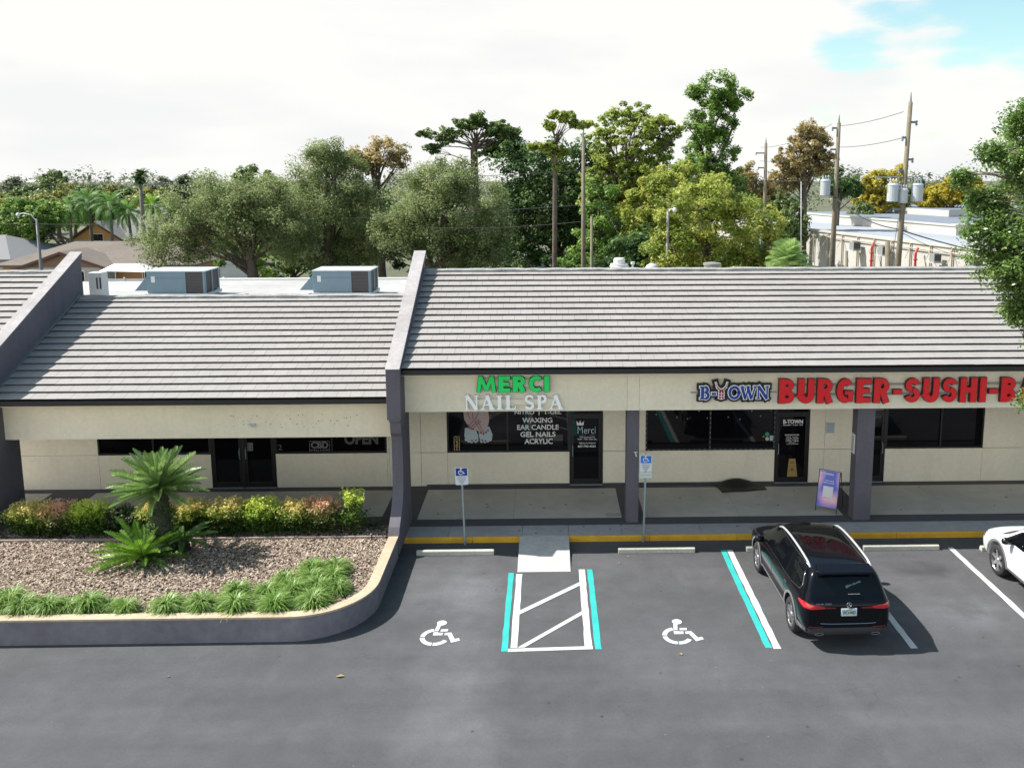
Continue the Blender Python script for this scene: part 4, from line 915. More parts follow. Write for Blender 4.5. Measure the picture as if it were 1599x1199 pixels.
g_ = clump('tufted_plant', 160, .55, .006, leafmat('dull_blade', (.03, .06, .03), (.07, .11, .06), (.14, .18, .11), .3), 91); g_.location = (-4.55, 22.1, .42); tag(g_, 'dull green tufted plant in shade beside the dark fin wall', 'plant')

# ------------------------------------------------------------------ vehicles
def car(name, loc, rz, paint, dims, label, seed=0, rails=True, clad=None, detail=True, spokes=5):
    """local frame: x right, y forward, z up, origin on the ground under the middle"""
    Lh, W, H_, wb, tr = dims; root = empty(name, loc, rz, label, 'car')
    # stations: y, halfwidth, bottom, shoulder z, shoulder halfwidth, roof-edge halfwidth, roof-edge z, top z
    hw = W/2; S = [
     (-Lh, hw*.80, .42, .86, hw*.76, hw*.66, .93, .95), (-Lh+.03, hw*.88, .34, .94, hw*.84, hw*.74, 1.00, 1.03), (-Lh+.10, hw*.945, .30, 1.01, hw*.90, hw*.78, 1.10, 1.13),
     (-Lh+.22, hw*.975, .28, 1.03, hw*.935, hw*.755, 1.34, 1.385), (-Lh+.36, hw*.99, .26, 1.04, hw*.945, hw*.725, H_-.10, H_-.045), (-Lh+.50, hw, .25, 1.04, hw*.95, hw*.71, H_-.055, H_-.005),
     (-Lh+.9, hw, .24, 1.03, hw*.955, hw*.715, H_-.035, H_+.02), (-.70, hw, .23, 1.015, hw*.955, hw*.725, H_-.02, H_+.035), (.0, hw, .23, 1.005, hw*.955, hw*.725, H_-.03, H_+.03), (.45, hw, .23, 1.0, hw*.955, hw*.715, H_-.075, H_-.015),
     (.80, hw, .23, .99, hw*.95, hw*.72, 1.40, 1.46), (1.12, hw, .24, .985, hw*.945, hw*.75, 1.16, 1.215), (1.36, hw, .24, .975, hw*.935, hw*.78, 1.02, 1.065), (1.55, hw, .24, .955, hw*.93, hw*.70, .995, 1.03),
     (1.85, hw*.995, .25, .92, hw*.93, hw*.66, .965, .99), (Lh-.20, hw*.965, .27, .84, hw*.87, hw*.60, .90, .92), (Lh-.07, hw*.88, .31, .72, hw*.76, hw*.5, .79, .80), (Lh, hw*.74, .38, .62, hw*.68, hw*.45, .66, .67)]
    bm = bmesh.new(); rows = []
    for (y, w_, zb, zs, ws_, wr, zr, zt) in S:
        half = [(0, zb), (w_*.7, zb), (w_*.93, zb+.03), (w_*.985, zb+.16), (w_*1.0, zb+(zs-zb)*.55), (w_*.992, zs-.09), (ws_, zs), (ws_+(wr-ws_)*.5, zs+(zr-zs)*.52), (wr, zr), (wr*.62, zr+(zt-zr)*.8), (0, zt)]
        ring_ = [bm.verts.new((-x, y, z)) for x, z in half[1:-1]][::-1]
        row = [bm.verts.new((0, y, zt))]+[bm.verts.new((x, y, z)) for x, z in half[1:-1]][::-1]+[bm.verts.new((0, y, zb))]+ring_[::-1]
        rows.append(row)
    n = len(rows[0])
    for a, b in zip(rows[:-1], rows[1:]):
        for k in range(n): bm.faces.new((a[k], a[(k+1) % n], b[(k+1) % n], b[k]))
    for row, fl in ((rows[0], 0), (rows[-1], 1)):        # end caps as strips of quads
        for k in range(0, 10):
            l_, l2 = (row[k], row[k+1]); r_, r2 = row[-k % n], row[-(k+1) % n]
            if len({l_, l2, r_, r2}) == 4: bm.faces.new((l_, l2, r2, r_))
            elif len({l_, l2, r_, r2}) == 3: bm.faces.new(tuple(dict.fromkeys((l_, l2, r2, r_))))
    bmesh.ops.recalc_face_normals(bm, faces=bm.faces)
    me = bpy.data.meshes.new('body'); bm.to_mesh(me); bm.free(); body = bpy.data.objects.new('body', me); C.objects.link(body)
    sb = body.modifiers.new('s', 'SUBSURF'); sb.levels = sb.render_levels = 3
    for yy in (-wb/2, wb/2):
        c_ = MB().lathe([(tr+.055, -1.2), (tr+.055, 1.2)], (0, yy, tr+.02), axis='X', n=40).build('cut', paint)
        bo = body.modifiers.new('b', 'BOOLEAN'); bo.operation = 'DIFFERENCE'; bo.object = c_; bo.solver = 'EXACT'
    dg = bpy.context.evaluated_depsgraph_get(); dg.update()
    me2 = bpy.data.meshes.new_from_object(body.evaluated_get(dg)); body.modifiers.clear(); body.data = me2; me2.materials.clear(); me2.materials.append(paint)
    for o in [o for o in bpy.data.objects if o.name.startswith('cut')]: bpy.data.objects.remove(o)
    me2.polygons.foreach_set('use_smooth', [True]*len(me2.polygons)); body.parent = root
    try: me2.set_sharp_from_angle(angle=R(38))
    except Exception: pass
    # dark inner box so the arches are not hollow
    MB().box(-hw+.26, hw-.26, -Lh+.35, Lh-.4, .27, .8).build('underbody', RUB, root)
    bvh = BVHTree.FromPolygons([v.co.copy() for v in me2.vertices], [tuple(p.vertices) for p in me2.polygons])
    def patch(name, poly, axis, m, off=.004, par=None, step=.07, sgn=1, thick=.012, smooth=True):
        """poly in the plane seen along an axis: 'side' (y,z), 'rear'/'front' (x,z), 'top' (x,y); lies on the body"""
        b = bmesh.new(); vs_ = []
        for (p, q) in poly: vs_.append(b.verts.new((p, q, 0)))
        b.faces.new(vs_); ps = [p for p, q in poly]; qs = [q for p, q in poly]
        for (ax, lo, hi) in ((0, min(ps), max(ps)), (1, min(qs), max(qs))):
            t = lo+step
            while t < hi-.01:
                co = (t, 0, 0) if ax == 0 else (0, t, 0); no = (1, 0, 0) if ax == 0 else (0, 1, 0)
                bmesh.ops.bisect_plane(b, geom=b.verts[:]+b.edges[:]+b.faces[:], plane_co=co, plane_no=no); t += step
        edge = [e for e in b.edges if e.is_boundary]
        d = {'side': Vector((-sgn, 0, 0)), 'rear': Vector((0, 1, 0)), 'front': Vector((0, -1, 0)), 'top': Vector((0, 0, -1))}[axis]; nv = {}
        for v in b.verts:
            p, q = v.co.x, v.co.y
            o_ = {'side': Vector((sgn*2, p, q)), 'rear': Vector((p, -4, q)), 'front': Vector((p, 4, q)), 'top': Vector((p, q, 4))}[axis]
            h = bvh.ray_cast(o_, d)
            if h[0] is None: h = (bvh.find_nearest(o_+d*3)[0], -d)
            nn = h[1] if h[1].dot(d) < 0 else -h[1]; v.co = h[0]+(nn*.5-d*.5).normalized()*off; nv[v] = nn
        ret = bmesh.ops.extrude_edge_only(b, edges=edge)
        for v in [g for g in ret['geom'] if isinstance(g, bmesh.types.BMVert)]: v.co = v.co+d*thick
        bmesh.ops.recalc_face_normals(b, faces=b.faces)
        me = bpy.data.meshes.new(name); b.to_mesh(me); b.free(); o = bpy.data.objects.new(name, me); C.objects.link(o); me.materials.append(m); o.parent = par or root
        if smooth:
            me.polygons.foreach_set('use_smooth', [True]*len(me.polygons)); 
            try: me.set_sharp_from_angle(angle=R(35))
            except Exception: pass
        return o
    TG = mat('tinted_car_glass', (.003, .004, .005), .03, spec=.30); CHR = mat('chrome', (.6, .6, .62), .12, metal=1); CL = clad or mat('grey_cladding', (.16, .16, .17), .5)
    BP = mat('gloss_black_trim', (.006, .006, .007), .15)
    zb_ = 1.045; zt_ = H_-.12
    for s_ in (-1, 1):
        wins = [[(1.10, zb_-.02), (.08, zb_), (.08, zt_+.015), (.42, zt_), (.72, zt_-.13)], [(.03, zb_), (-.86, zb_+.005), (-.86, zt_+.02), (.03, zt_+.02)], [(-.91, zb_+.005), (-1.24, zb_+.02), (-1.22, zt_+.015), (-.91, zt_+.02)], [(-1.28, zb_+.02), (-1.76, zb_+.10), (-1.80, zb_+.16), (-1.62, zt_-.02), (-1.26, zt_+.01)]]
        sur = [(1.15, zb_-.03), (.1, zb_-.018), (-1.3, zb_-.0), (-1.80, zb_+.075), (-1.85, zb_+.16), (-1.64, zt_+.01), (-1.2, zt_+.035), (.1, zt_+.035), (.43, zt_+.02), (.75, zt_-.12)]
        patch('window_surround', sur, 'side', BP, .003, sgn=s_)
        for wn in wins: patch('side_window', wn, 'side', TG, .007, sgn=s_)
        pts_ = [(1.17, zb_-.035), (.1, zb_-.022), (-1.3, zb_-.005), (-1.82, zb_+.07), (-1.87, zb_+.16), (-1.65, zt_+.018)]
        b = MB(); P3 = []
        for a, c in zip(pts_[:-1], pts_[1:]):
            for t in (0, .25, .5, .75):
                p = a[0]+(c[0]-a[0])*t, a[1]+(c[1]-a[1])*t; h = bvh.ray_cast(Vector((s_*2, p[0], p[1])), Vector((-s_, 0, 0)))
                if h[0]: P3.append(h[0]+h[1]*.004)
        b.tube(P3, .007, 6).build('window_trim', CHR, root, smooth=True)
        P3 = []
        for t in np.linspace(0, 1, 14):
            y = .55-2.2*t; h = bvh.ray_cast(Vector((s_*2, y, zt_+.035)), Vector((-s_, 0, 0)))
            if h[0]: P3.append(h[0]+h[1]*.004)
        MB().tube(P3, .006, 6).build('window_trim', CHR, root, smooth=True)
        for y in (.02, -.96): patch('door_handle', [(y-.02, .90), (y-.19, .905), (y-.19, .935), (y-.02, .93)], 'side', CHR if not clad else paint, .03, sgn=s_, thick=.035)
        # shut lines
        for (y0, z0, y1, z1) in ((1.12, .40, 1.14, .98), (.07, .36, .06, zb_-.03), (-.90, .55, -.90, zb_-.02)):
            patch('shut_line', [(y0-.005, z0), (y0+.005, z0), (y1+.005, z1), (y1-.005, z1)], 'side', mat('shut_line', (.002, .002, .002), .8), .0015, sgn=s_, step=.1)
        # arch and sill cladding
        for yy in (-wb/2, wb/2):
            oo = [(yy+(tr+.115)*math.cos(R(a)), tr+.02+(tr+.115)*math.sin(R(a))) for a in range(-8, 190, 6)]; ii = [(yy+(tr+.062)*math.cos(R(a)), tr+.02+(tr+.062)*math.sin(R(a))) for a in range(188, -10, -6)]
            for k in range(0, 32, 4):
                pass
            oo2, ii2 = oo, ii[::-1]; b = bmesh.new(); prev = None
            vs_ = []
            for (p, q) in zip(oo2, ii2):
                pr_ = []
                for (y, z) in (p, q):
                    h = bvh.ray_cast(Vector((s_*2, y, max(z, .33))), Vector((-s_, 0, 0))); x = h[0].x if h[0] and abs(h[0].x) > hw*.75 else s_*hw*.97
                    pr_.append((x, y, z))
                vs_.append((b.verts.new((pr_[0][0]+s_*.006, *pr_[0][1:])), b.verts.new((pr_[0][0]+s_*.016, pr_[0][1]*1+0, pr_[0][2])), b.verts.new((pr_[0][0]+s_*.016, *pr_[1][1:])), b.verts.new((pr_[0][0]-s_*.06, *pr_[1][1:]))))
            for a, c in zip(vs_[:-1], vs_[1:]):
                for k in range(3): b.faces.new((a[k], a[k+1], c[k+1], c[k]))
            bmesh.ops.recalc_face_normals(b, faces=b.faces); me = bpy.data.meshes.new('arch_trim'); b.to_mesh(me); b.free(); o = bpy.data.objects.new('arch_trim', me); C.objects.link(o); me.materials.append(CL); o.parent = root
        ya, yb = -wb/2+tr+.10, wb/2-tr-.10
        patch('sill', [(ya, .27), (yb, .27), (yb, .40), (ya, .40)], 'side', CL, .008, sgn=s_)
        # mirror
        mb_ = MB(); mb_.lathe([(.0, -.10), (.06, -.09), (.085, -.02), (.08, .06), (.05, .10), (.0, .11)], (s_*(hw+.10), .80, 1.08), axis='X', n=14)
        mi = mb_.build('mirror', paint if not clad else BP, root, smooth=True); MB().box(min(s_*(hw-.06), s_*(hw+.04)), max(s_*(hw-.06), s_*(hw+.04)), .78, .84, 1.0, 1.06).build('mirror_arm', BP, mi)
        if not clad: MB().lathe([(.0, -.085), (.055, -.07), (.078, .0), (.05, .085), (.0, .09)], (s_*(hw+.105), .812, 1.093), axis='X', n=14).build('mirror_cap', CHR, mi, smooth=True)
        if rails:
            P3 = []
            for t in np.linspace(0, 1, 12):
                y = .5-2.25*t; h = bvh.ray_cast(Vector((s_*hw*.68, y, 3)), Vector((0, 0, -1))); e_ = math.sin(math.pi*t)**.35
                P3.append(h[0]+Vector((0, 0, -.005+.06*e_)))
            MB().tube(P3, .024, 8).build('roof_rail', mat('satin_alu', (.6, .61, .62), .35, metal=.5), root, smooth=True)
        # wheels
        for yy in (-wb/2, wb/2):
            wh = empty('wheel', (s_*(hw-.125), yy, tr)); wh.parent = root
            MB().lathe([(tr*.70, -.11), (tr*.93, -.115), (tr*.985, -.09), (tr, -.05), (tr, .05), (tr*.985, .09), (tr*.93, .115), (tr*.70, .11)], (0, 0, 0), axis='X', n=40, cap=False).build('tyre', RUB, wh, smooth=True)
            RM = mat('machined_rim', (.42, .42, .43), .25, metal=.8); b = MB()
            xs_ = s_*.095; rp = [(tr*.735, s_*.10), (tr*.70, s_*.085), (tr*.68, s_*.03), (tr*.66, -s_*.08)]
            b.lathe(rp[:3], (0, 0, 0), axis='X', n=40)
            b.f = [f for f in b.f if len(f) == 4]
            for k in range(spokes):
                t = 2*math.pi*k/spokes+.3
                for dt in ((-.17, .17) if spokes == 5 else (0,)):
                    a0 = Vector((xs_*.9, math.cos(t)*.05, math.sin(t)*.05)); a1 = Vector((xs_, math.cos(t+dt)*tr*.70, math.sin(t+dt)*tr*.70)); w_ = .018 if spokes == 5 else .035
                    tn = Vector((0, -math.sin(t+dt), math.cos(t+dt))); kk = len(b.v); wi = .024 if spokes == 5 else .045
                    b.v += [tuple(a0+tn*wi), tuple(a0-tn*wi), tuple(a1-tn*w_), tuple(a1+tn*w_)]; inn = Vector((-s_*.05, 0, 0)); b.v += [tuple(Vector(q)+inn) for q in b.v[kk:kk+4]]
                    b.f += [(kk, kk+1, kk+2, kk+3), (kk, kk+4, kk+5, kk+1), (kk+1, kk+5, kk+6, kk+2), (kk+3, kk+2, kk+6, kk+7), (kk, kk+3, kk+7, kk+4)]
            b.lathe([(.0, s_*.10), (.05, s_*.10), (.062, s_*.085), (.062, s_*.05)], (0, 0, 0), axis='X', n=16)
            b.build('rim', RM, wh, smooth=False); MB().lathe([(.001, s_*.02), (tr*.69, s_*.02), (tr*.69, -s_*.06), (.001, -s_*.06)], (0, 0, 0), axis='X', n=30).build('brake_disc', mat('dark_brake', (.02, .02, .02), .6), wh)
    # roof glass, windscreen, rear window
    wr = hw*.60
    patch('roof_glass', [(-wr, .42), (-wr, -.80), (wr, -.80), (wr, .42)], 'top', TG, .004); patch('roof_seam', [(-wr, .0), (wr, .0), (wr, -.03), (-wr, -.03)], 'top', BP, .009)
    patch('windscreen', [(-hw*.66, .62), (-hw*.78, 1.30), (-hw*.4, 1.38), (hw*.4, 1.38), (hw*.78, 1.30), (hw*.66, .62)], 'top', TG, .004)
    rw = patch('rear_window', [(-hw*.62, H_-.13), (-hw*.745, 1.16), (-hw*.70, 1.12), (hw*.70, 1.12), (hw*.745, 1.16), (hw*.62, H_-.13)], 'rear', TG, .005)
    sp = MB(); sp.prism([(-Lh+.16, H_-.085), (-Lh+.18, H_-.05), (-Lh+.50, H_+.012), (-Lh+.50, H_-.06), (-Lh+.32, H_-.10)], -hw*.60, hw*.60); sp.build('spoiler', paint, root, bevel=.015, smooth=False)
    def rear_pt(x, z, off=.01):
        h = bvh.ray_cast(Vector((x, -5, z)), Vector((0, 1, 0))); return h[0]+Vector((0, -off, 0))
    if detail:
        a, c = rear_pt(.04, 1.15, .02), rear_pt(.24, 1.155, .02); MB().tube([a, (a+c)/2+Vector((0, -.01, 0)), c], .008, 6).build('rear_wiper', BP, root)
        MB().box(-.0, .24, a.y-.012, a.y-.006, 1.165, 1.172).build('wiper_blade', mat('pale_trim', (.35, .35, .36), .4), root)
        tl = mat('red_tail_lamp', (.42, .008, .014), .12, coat=1); tl2 = mat('dark_red_tail_lamp', (.10, .003, .006), .12, coat=1)
        for s_ in (-1, 1):
            q = lambda pts: [(s_*x, z) for x, z in pts]
            L1 = patch('tail_light', q([(hw*.52, .905), (hw*.52, .935), (hw*.80, .97), (hw*.93, 1.0), (hw*.955, .955), (hw*.94, .90), (hw*.8, .885)]), 'rear', tl, .012, step=.04)
            patch('tail_light_tip', q([(hw*.28, .905), (hw*.28, .93), (hw*.515, .938), (hw*.515, .902)]), 'rear', tl2, .010, par=L1)
            patch('tail_light_side', [(-Lh+.10, .885), (-Lh+.12, 1.0), (-Lh+.36, .975), (-Lh+.42, .945), (-Lh+.2, .9)], 'side', tl, .010, par=L1, sgn=s_)
            patch('reflector', q([(hw*.55, .50), (hw*.85, .50), (hw*.85, .525), (hw*.55, .525)]), 'rear', tl2, .008)
            b = MB(); e0 = rear_pt(s_*hw*.62, .36, .02); b.tube([e0+Vector((.085*math.cos(t), 0, .024*math.sin(t))) for t in np.linspace(0, 6.283, 17)], .007, 5); b.build('exhaust_trim', CHR, root)
        # tailgate seam, lower cladding, chrome strip
        b = MB(); b.tube([rear_pt(x, .585+.012*(abs(x)/.55)**4, .012) for x in np.linspace(-.56, .56, 13)], .007, 6); b.build('bumper_trim', CHR, root)
        patch('rear_cladding', [(-hw*.93, .36), (-hw*.93, .47), (-hw*.5, .50), (hw*.5, .50), (hw*.93, .47), (hw*.93, .36), (hw*.6, .32), (-hw*.6, .32)], 'rear', mat('dark_cladding', (.035, .036, .04), .5), .010)
        for s_ in (-1, 1): patch('corner_cladding', [(-Lh+.04, .33), (-Lh+.04, .46), (-Lh+.5, .47), (-Lh+.52, .36)], 'side', CL, .006, sgn=s_)
        # number plate and marque
        p0 = rear_pt(0, .83, .02); pt = empty('number_plate', (0, 0, 0)); pt.parent = root
        MB().box(-.155, .155, p0.y-.012, p0.y+.01, .76, .91).build('plate', mat('plate_white', (.5, .58, .58), .5), pt)
        b = text_mb('WC1 0455', 1, .001, .03); fit(b, -.13, .13, .795, .868, p0.y-.0145); b.build('digits', mat('plate_green', (.03, .08, .13), .5), pt)
        b = text_mb('FLORIDA', 1, .001, .02); fit(b, -.06, .06, .88, .90, p0.y-.0145); b.build('state_name', mat('plate_green', (.03, .08, .13), .5), pt)
        MB().prism([(.0+.022*math.cos(t), .832+.025*math.sin(t)) for t in np.linspace(0, 6, 9)], p0.y-.0135, p0.y-.0125, 'Y').build('plate_emblem', mat('plate_orange', (.4, .3, .12), .5), pt)
        p1 = rear_pt(0, .985, .014); em = MB(); em.tube([p1+Vector((.047*math.cos(t), -.008, .047*math.sin(t))) for t in np.linspace(0, 6.283, 21)], .0055, 6)
        for k in range(3): t = R(90+120*k); em.tube([p1+Vector((0, -.012, 0)), p1+Vector((.045*math.cos(t), -.006, .045*math.sin(t)))], [.008, .003], 5)
        em.build('emblem', CHR, root)
        bp_ = rear_pt(-hw*.52, 1.0, .012); b = text_mb('GLB 250', 1, .002, .03); fit(b, -hw*.72, -hw*.38, .985, 1.015, bp_.y-.006); b.build('badge', CHR, root)
        # handwritten sticker on the rear glass, climbing to the right
        b = text_mb('@evohunks', 1, .001, .02, shear=.3); fit(b, 0, .36, 0, .042, 0); V = []
        for (x, y, z) in b.v:
            xx, zz = -.02+x*math.cos(.48)-z*math.sin(.48), 1.26+x*math.sin(.48)*.55+z; h = bvh.ray_cast(Vector((xx, -5, zz)), Vector((0, 1, 0))); V.append((xx, h[0].y-.014, zz))
        b.v = V; b.build('glass_sticker', mat('pale_sticker', (.4, .5, .55), .5), root)
        # tailgate shut line
        b = MB()
        for s_ in (-1, 1): b.tube([rear_pt(s_*hw*f, z, .003) for f, z in ((.66, .60), (.70, .70), (.72, .84))], .004, 5)
        b.build('tailgate_seam', mat('shut_line', (.002, .002, .002), .8), root)
    else:
        for s_ in (-1, 1):
            q = lambda pts: [(s_*x, z) for x, z in pts]
            patch('headlight', [(Lh-.10, .66), (Lh-.09, .76), (Lh-.34, .83), (Lh-.28, .70)], 'side', mat('head_lamp', (.22, .13, .10), .1, coat=1), .008, sgn=s_, step=.04)
            patch('headlight_rim', [(Lh-.09, .77), (Lh-.10, .79), (Lh-.40, .86), (Lh-.34, .835)], 'side', BP, .009, sgn=s_, step=.04)
        patch('cowl', [(-hw*.80, 1.31), (-hw*.84, 1.44), (-hw*.42, 1.55), (hw*.42, 1.55), (hw*.84, 1.44), (hw*.80, 1.31), (hw*.42, 1.39), (-hw*.42, 1.39)], 'top', BP, .005)
        for s_ in (-1, 1): patch('bonnet_seam', [(s_*hw*.80, 1.42), (s_*hw*.815, 1.42), (s_*hw*.70, Lh-.25), (s_*hw*.685, Lh-.25)][::s_], 'top', mat('seam_grey', (.3, .32, .33), .6), .002)
    return root
BPAINT = mat('black_car_paint', (.003, .0035, .006), .15, spec=.10, coat=.30); WPAINT = mat('white_car_paint', (.74, .80, .80), .25, coat=1.0)
car('suv', (5.90, 18.87, .004), R(.9), BPAINT, (2.31, 1.84, 1.62, 2.84, .355), 'glossy black compact estate car with silver roof rails parked nose to the kerb')
car('parked_car', (11.55, 18.55, .004), R(.5), WPAINT, (2.32, 1.86, 1.55, 2.75, .365), 'white car with dark six hole wheels, cut off by the right frame edge', rails=False, clad=mat('grey_cladding', (.16, .16, .17), .5), detail=False, spokes=6)

# ------------------------------------------------------------------ signs on posts
def icon(root, x0, z0, w_, y, m):
    b = MB()
    for k, p in enumerate(SYM):
        n = len(b.v); b.v += [(x0+(u-205)/1115*w_, y-.0004*k, z0+(978-v)/652*w_*1.05) for u, v in p]; b.f.append(tuple(range(n, n+len(p))))
    return b.build('wheelchair_symbol', m, root)
def psign(loc, zt, pw, ph, label, blue, extra, lean):
    r = empty('parking_sign', loc, 0, label, 'sign', 'accessible parking signs on posts'); r.rotation_euler = lean
    b = MB().prism([(-.028, .0), (-.028, .02), (-.012, .02), (-.012, .0), (.012, .0), (.012, .02), (.028, .02), (.028, .0), (.016, -.018), (-.016, -.018)], -.35, zt-.03, 'Z').build('post', GALV, r)
    z1 = zt; z0 = zt-ph; sp = [(-pw/2+.02, z0), (pw/2-.02, z0), (pw/2, z0+.02), (pw/2, z1-.02), (pw/2-.02, z1), (-pw/2+.02, z1), (-pw/2, z1-.02), (-pw/2, z0+.02)]
    pl_ = MB().prism(sp, -.024, -.020, 'Y').build('plate', mat('white_sign_plate', (.62, .66, .68), .4), r)
    zb = z1-.018-ph*.44
    MB().box(-pw/2+.02, pw/2-.02, -.0255, -.0245, zb, z1-.018).build('blue_panel', blue, r); icon(r, -.085, zb+.03, .17, -.027, VIN)
    for i, (t, f) in enumerate((('PARKING BY', .8), ('DISABLED', .72), ('PERMIT', .52), ('ONLY', .35))):
        b = text_mb(t, 1, .0006, .02); h = ph*.062; zc = zb-.03-i*ph*.115; fit(b, -pw/2*f*.85, pw/2*f*.85, zc-h, zc, -.0255); b.build('lettering', mat('sign_ink', (.08, .11, .14), .6), r)
    if extra:
        MB().box(-pw/2-.005, pw/2+.005, -.024, -.02, z0-.17, z0-.02).build('fine_plate', mat('worn_white_plate', (.55, .6, .55), .5), r)
        b = text_mb('$250 FINE', 1, .0006, .02); fit(b, -pw/2*.8, pw/2*.8, z0-.125, z0-.065, -.0255); b.build('lettering', mat('faded_ink', (.38, .43, .42), .6), r)
    return r
psign((-2.19, 22.02, .15), 1.94, .33, .46, 'white and navy accessible parking sign on a steel post left of the ramp', mat('navy_sign_blue', (.008, .035, .25), .4), False, (R(.8), R(-1.4), 0))
psign((2.44, 22.08, .15), 2.2, .31, .44, 'bright blue accessible parking sign with extra small plate, in front of the left column', mat('bright_sign_blue', (.01, .16, .58), .4), True, (R(.5), R(1.0), 0))
# A-frame board
af = empty('sandwich_board', (7.68, 23.62, .15), R(-34), 'leaning purple and blue advertising board on thin black legs beside the right column', 'sandwich board')
tlt = Matrix.Rotation(R(-14), 4, 'X'); tm = bpy.data.materials.new('poster_gradient'); tm.use_nodes = True; t = tm.node_tree; tn = t.nodes.new('ShaderNodeTexCoord'); nz_ = t.nodes.new('ShaderNodeTexNoise'); nz_.inputs['Scale'].default_value = 2.3; nz_.inputs['Detail'].default_value = 0
t.links.new(tn.outputs['Object'], nz_.inputs['Vector']); rp = t.nodes.new('ShaderNodeValToRGB'); rp.color_ramp.elements[0].position = .36; rp.color_ramp.elements[0].color = (.10, .14, .62, 1); rp.color_ramp.elements[1].position = .64; rp.color_ramp.elements[1].color = (.85, .62, .60, 1)
for p, c in ((.46, (.40, .30, .72, 1)), (.54, (.75, .32, .62, 1))): e = rp.color_ramp.elements.new(p); e.color = c
t.links.new(nz_.outputs['Fac'], rp.inputs[0]); t.links.new(rp.outputs[0], t.nodes['Principled BSDF'].inputs['Base Color']); t.nodes['Principled BSDF'].inputs['Roughness'].default_value = .4
def tilted(b): b.v = [tuple(tlt @ Vector(v)) for v in b.v]; return b
tilted(MB().box(-.28, .28, -.012, .0, .14, 1.14)).build('poster_panel', tm, af)
fr = MB(); fr.tube([(-.29, .0, 0), (-.29, .0, 1.16), (.29, .0, 1.16), (.29, .0, 0)], .012, 6); tilted(fr).build('front_frame', BLKMET, af)
MB().tube([(-.30, .62, 0), (-.30, .29, 1.12), (.30, .29, 1.12), (.30, .62, 0)], .012, 6).build('back_frame', BLKMET, af)
for tx, x0, x1, z0, z1 in (('B-TOWN', -.26, .10, 1.03, 1.09), ('VIEW OUR', -.12, .14, .86, .89), ('MENU ONLINE', -.15, .15, .80, .83)):
    b = text_mb(tx, 1, .001, .03); fit(b, x0, x1, z0, z1, -.0135); tilted(b).build('lettering', VIN, af)
tilted(MB().box(-.14, .14, -.0145, -.0125, .42, .72)).build('white_panel', VIN, af)
# crumpled black mat on the walkway
b = MB(); nx, ny = 16, 8; rr = random.Random(2)
for j in range(ny+1):
    for i in range(nx+1):
        u, v = i/nx, j/ny; x = 4.98+u*1.5+(1-v)*.12*(1-u); y = 25.22+v*(.72)+u*.25*(1-v)*.8; z = .160+max(0, v-.5)*.34*math.sin(math.pi*min(1, u*1.05+.02))+.012*math.sin(u*9+v*4); b.v.append((x, y, z))
for j in range(ny):
    for i in range(nx): k = j*(nx+1)+i; b.f.append((k, k+1, k+nx+2, k+nx+1))
o = b.build('floor_mat', mat('black_rubber_mat', (.006, .006, .006), .55), smooth=True); sm = o.modifiers.new('s', 'SOLIDIFY'); sm.thickness = .01
tag(o, 'black rubber floor mat, its back edge bunched up against the restaurant wall', 'mat')
# dropped leaves
lm_ = mat('dead_leaf', (.30, .20, .09), .8)
for i, (px, py, s, lb) in enumerate(((531, 1056, .09, 'pale dead leaf on the open asphalt below the planter corner'), (967, 879, .045, 'dead leaf beside the second wheel stop, the nearer of a pair'), (980, 869, .05, 'dead leaf just below the second wheel stop, the farther of a pair'), (263, 1056, .04, 'tiny dark leaf on the asphalt at the lower left'), (1063, 1021, .05, 'yellowish leaf on the asphalt below the right accessible symbol'))):
    d = rt*((px-CX)/FP)+dn*((py-CY)/FP)+fwd; p = Vector((0, 0, CH))+d*((.012-CH)/d.z); b = MB()
    b.v = [(-s, 0, 0), (-.2*s, -.4*s, .25*s), (s, .1*s, .1*s), (.1*s, .5*s, .35*s), (0, 0, .05*s)]; b.f = [(0, 1, 4), (1, 2, 4), (2, 3, 4), (3, 0, 4)]
    o = b.build('dead_leaf', lm_, loc=p, rz=i*1.3); tag(o, lb, 'leaf', 'dead leaves on the asphalt')

# ------------------------------------------------------------------ roof equipment
def rooftop_unit(loc, label):
    r = empty('rooftop_ac_unit', loc, 0, label, 'air conditioner', 'blue grey air conditioning units on the flat roof')
    MB().box(-.95, .28, 0, 1.3, .06, .76).build('cabinet', ACBL, r, bevel=.012); MB().box(-.97, .97, -.02, 1.32, .762, .80).build('top_panel', mat('pale_blue_top', (.42, .48, .52), .4), r, bevel=.01)
    MB().box(.29, .93, .01, 1.3, .08, .76).build('coil', DGRILL, r); b = MB()
    for i in range(14): b.box(.29, .93, -.004, .006, .10+i*.047, .108+i*.047)
    b.build('louvres', mat('louvre_brown', (.13, .12, .125), .5), r)
    b = MB()
    for x in (.26, .88): b.box(x, x+.06, -.012, .02, .06, .76)
    b.box(.935, .95, 0, .1, .06, .76); b.box(.935, .95, .6, .7, .06, .76); b.box(.935, .95, 1.2, 1.3, .06, .76)
    b.build('corner_posts', ACBL, r); MB().box(-.80, -.68, -.006, 0, .42, .62).build('data_plate', WHITE, r)
    MB().box(-.95, .27, -.004, -.001, .555, .562).build('panel_seam', DGRILL, r)
    MB().prism([(-1.45, .12), (-.955, .12), (-.955, .68)], .2, 1.1, 'Y').build('intake_hood', ACBL, r); MB().box(-1.0, 1.0, -.05, 1.35, -.05, .055).build('roof_kerb', WMET, r)
    return r
rooftop_unit((-12.24, 29.6, 5.54), 'blue grey rooftop unit left of the roof middle, nearer the left fin wall'); rooftop_unit((-6.82, 29.6, 5.54), 'blue grey rooftop unit nearer the middle fin wall')
v = empty('louvred_hood', (at(149, 445, 27.6).x, 27.6, 5.5), 0, 'tall white slotted metal box behind the left fin wall', 'vent')
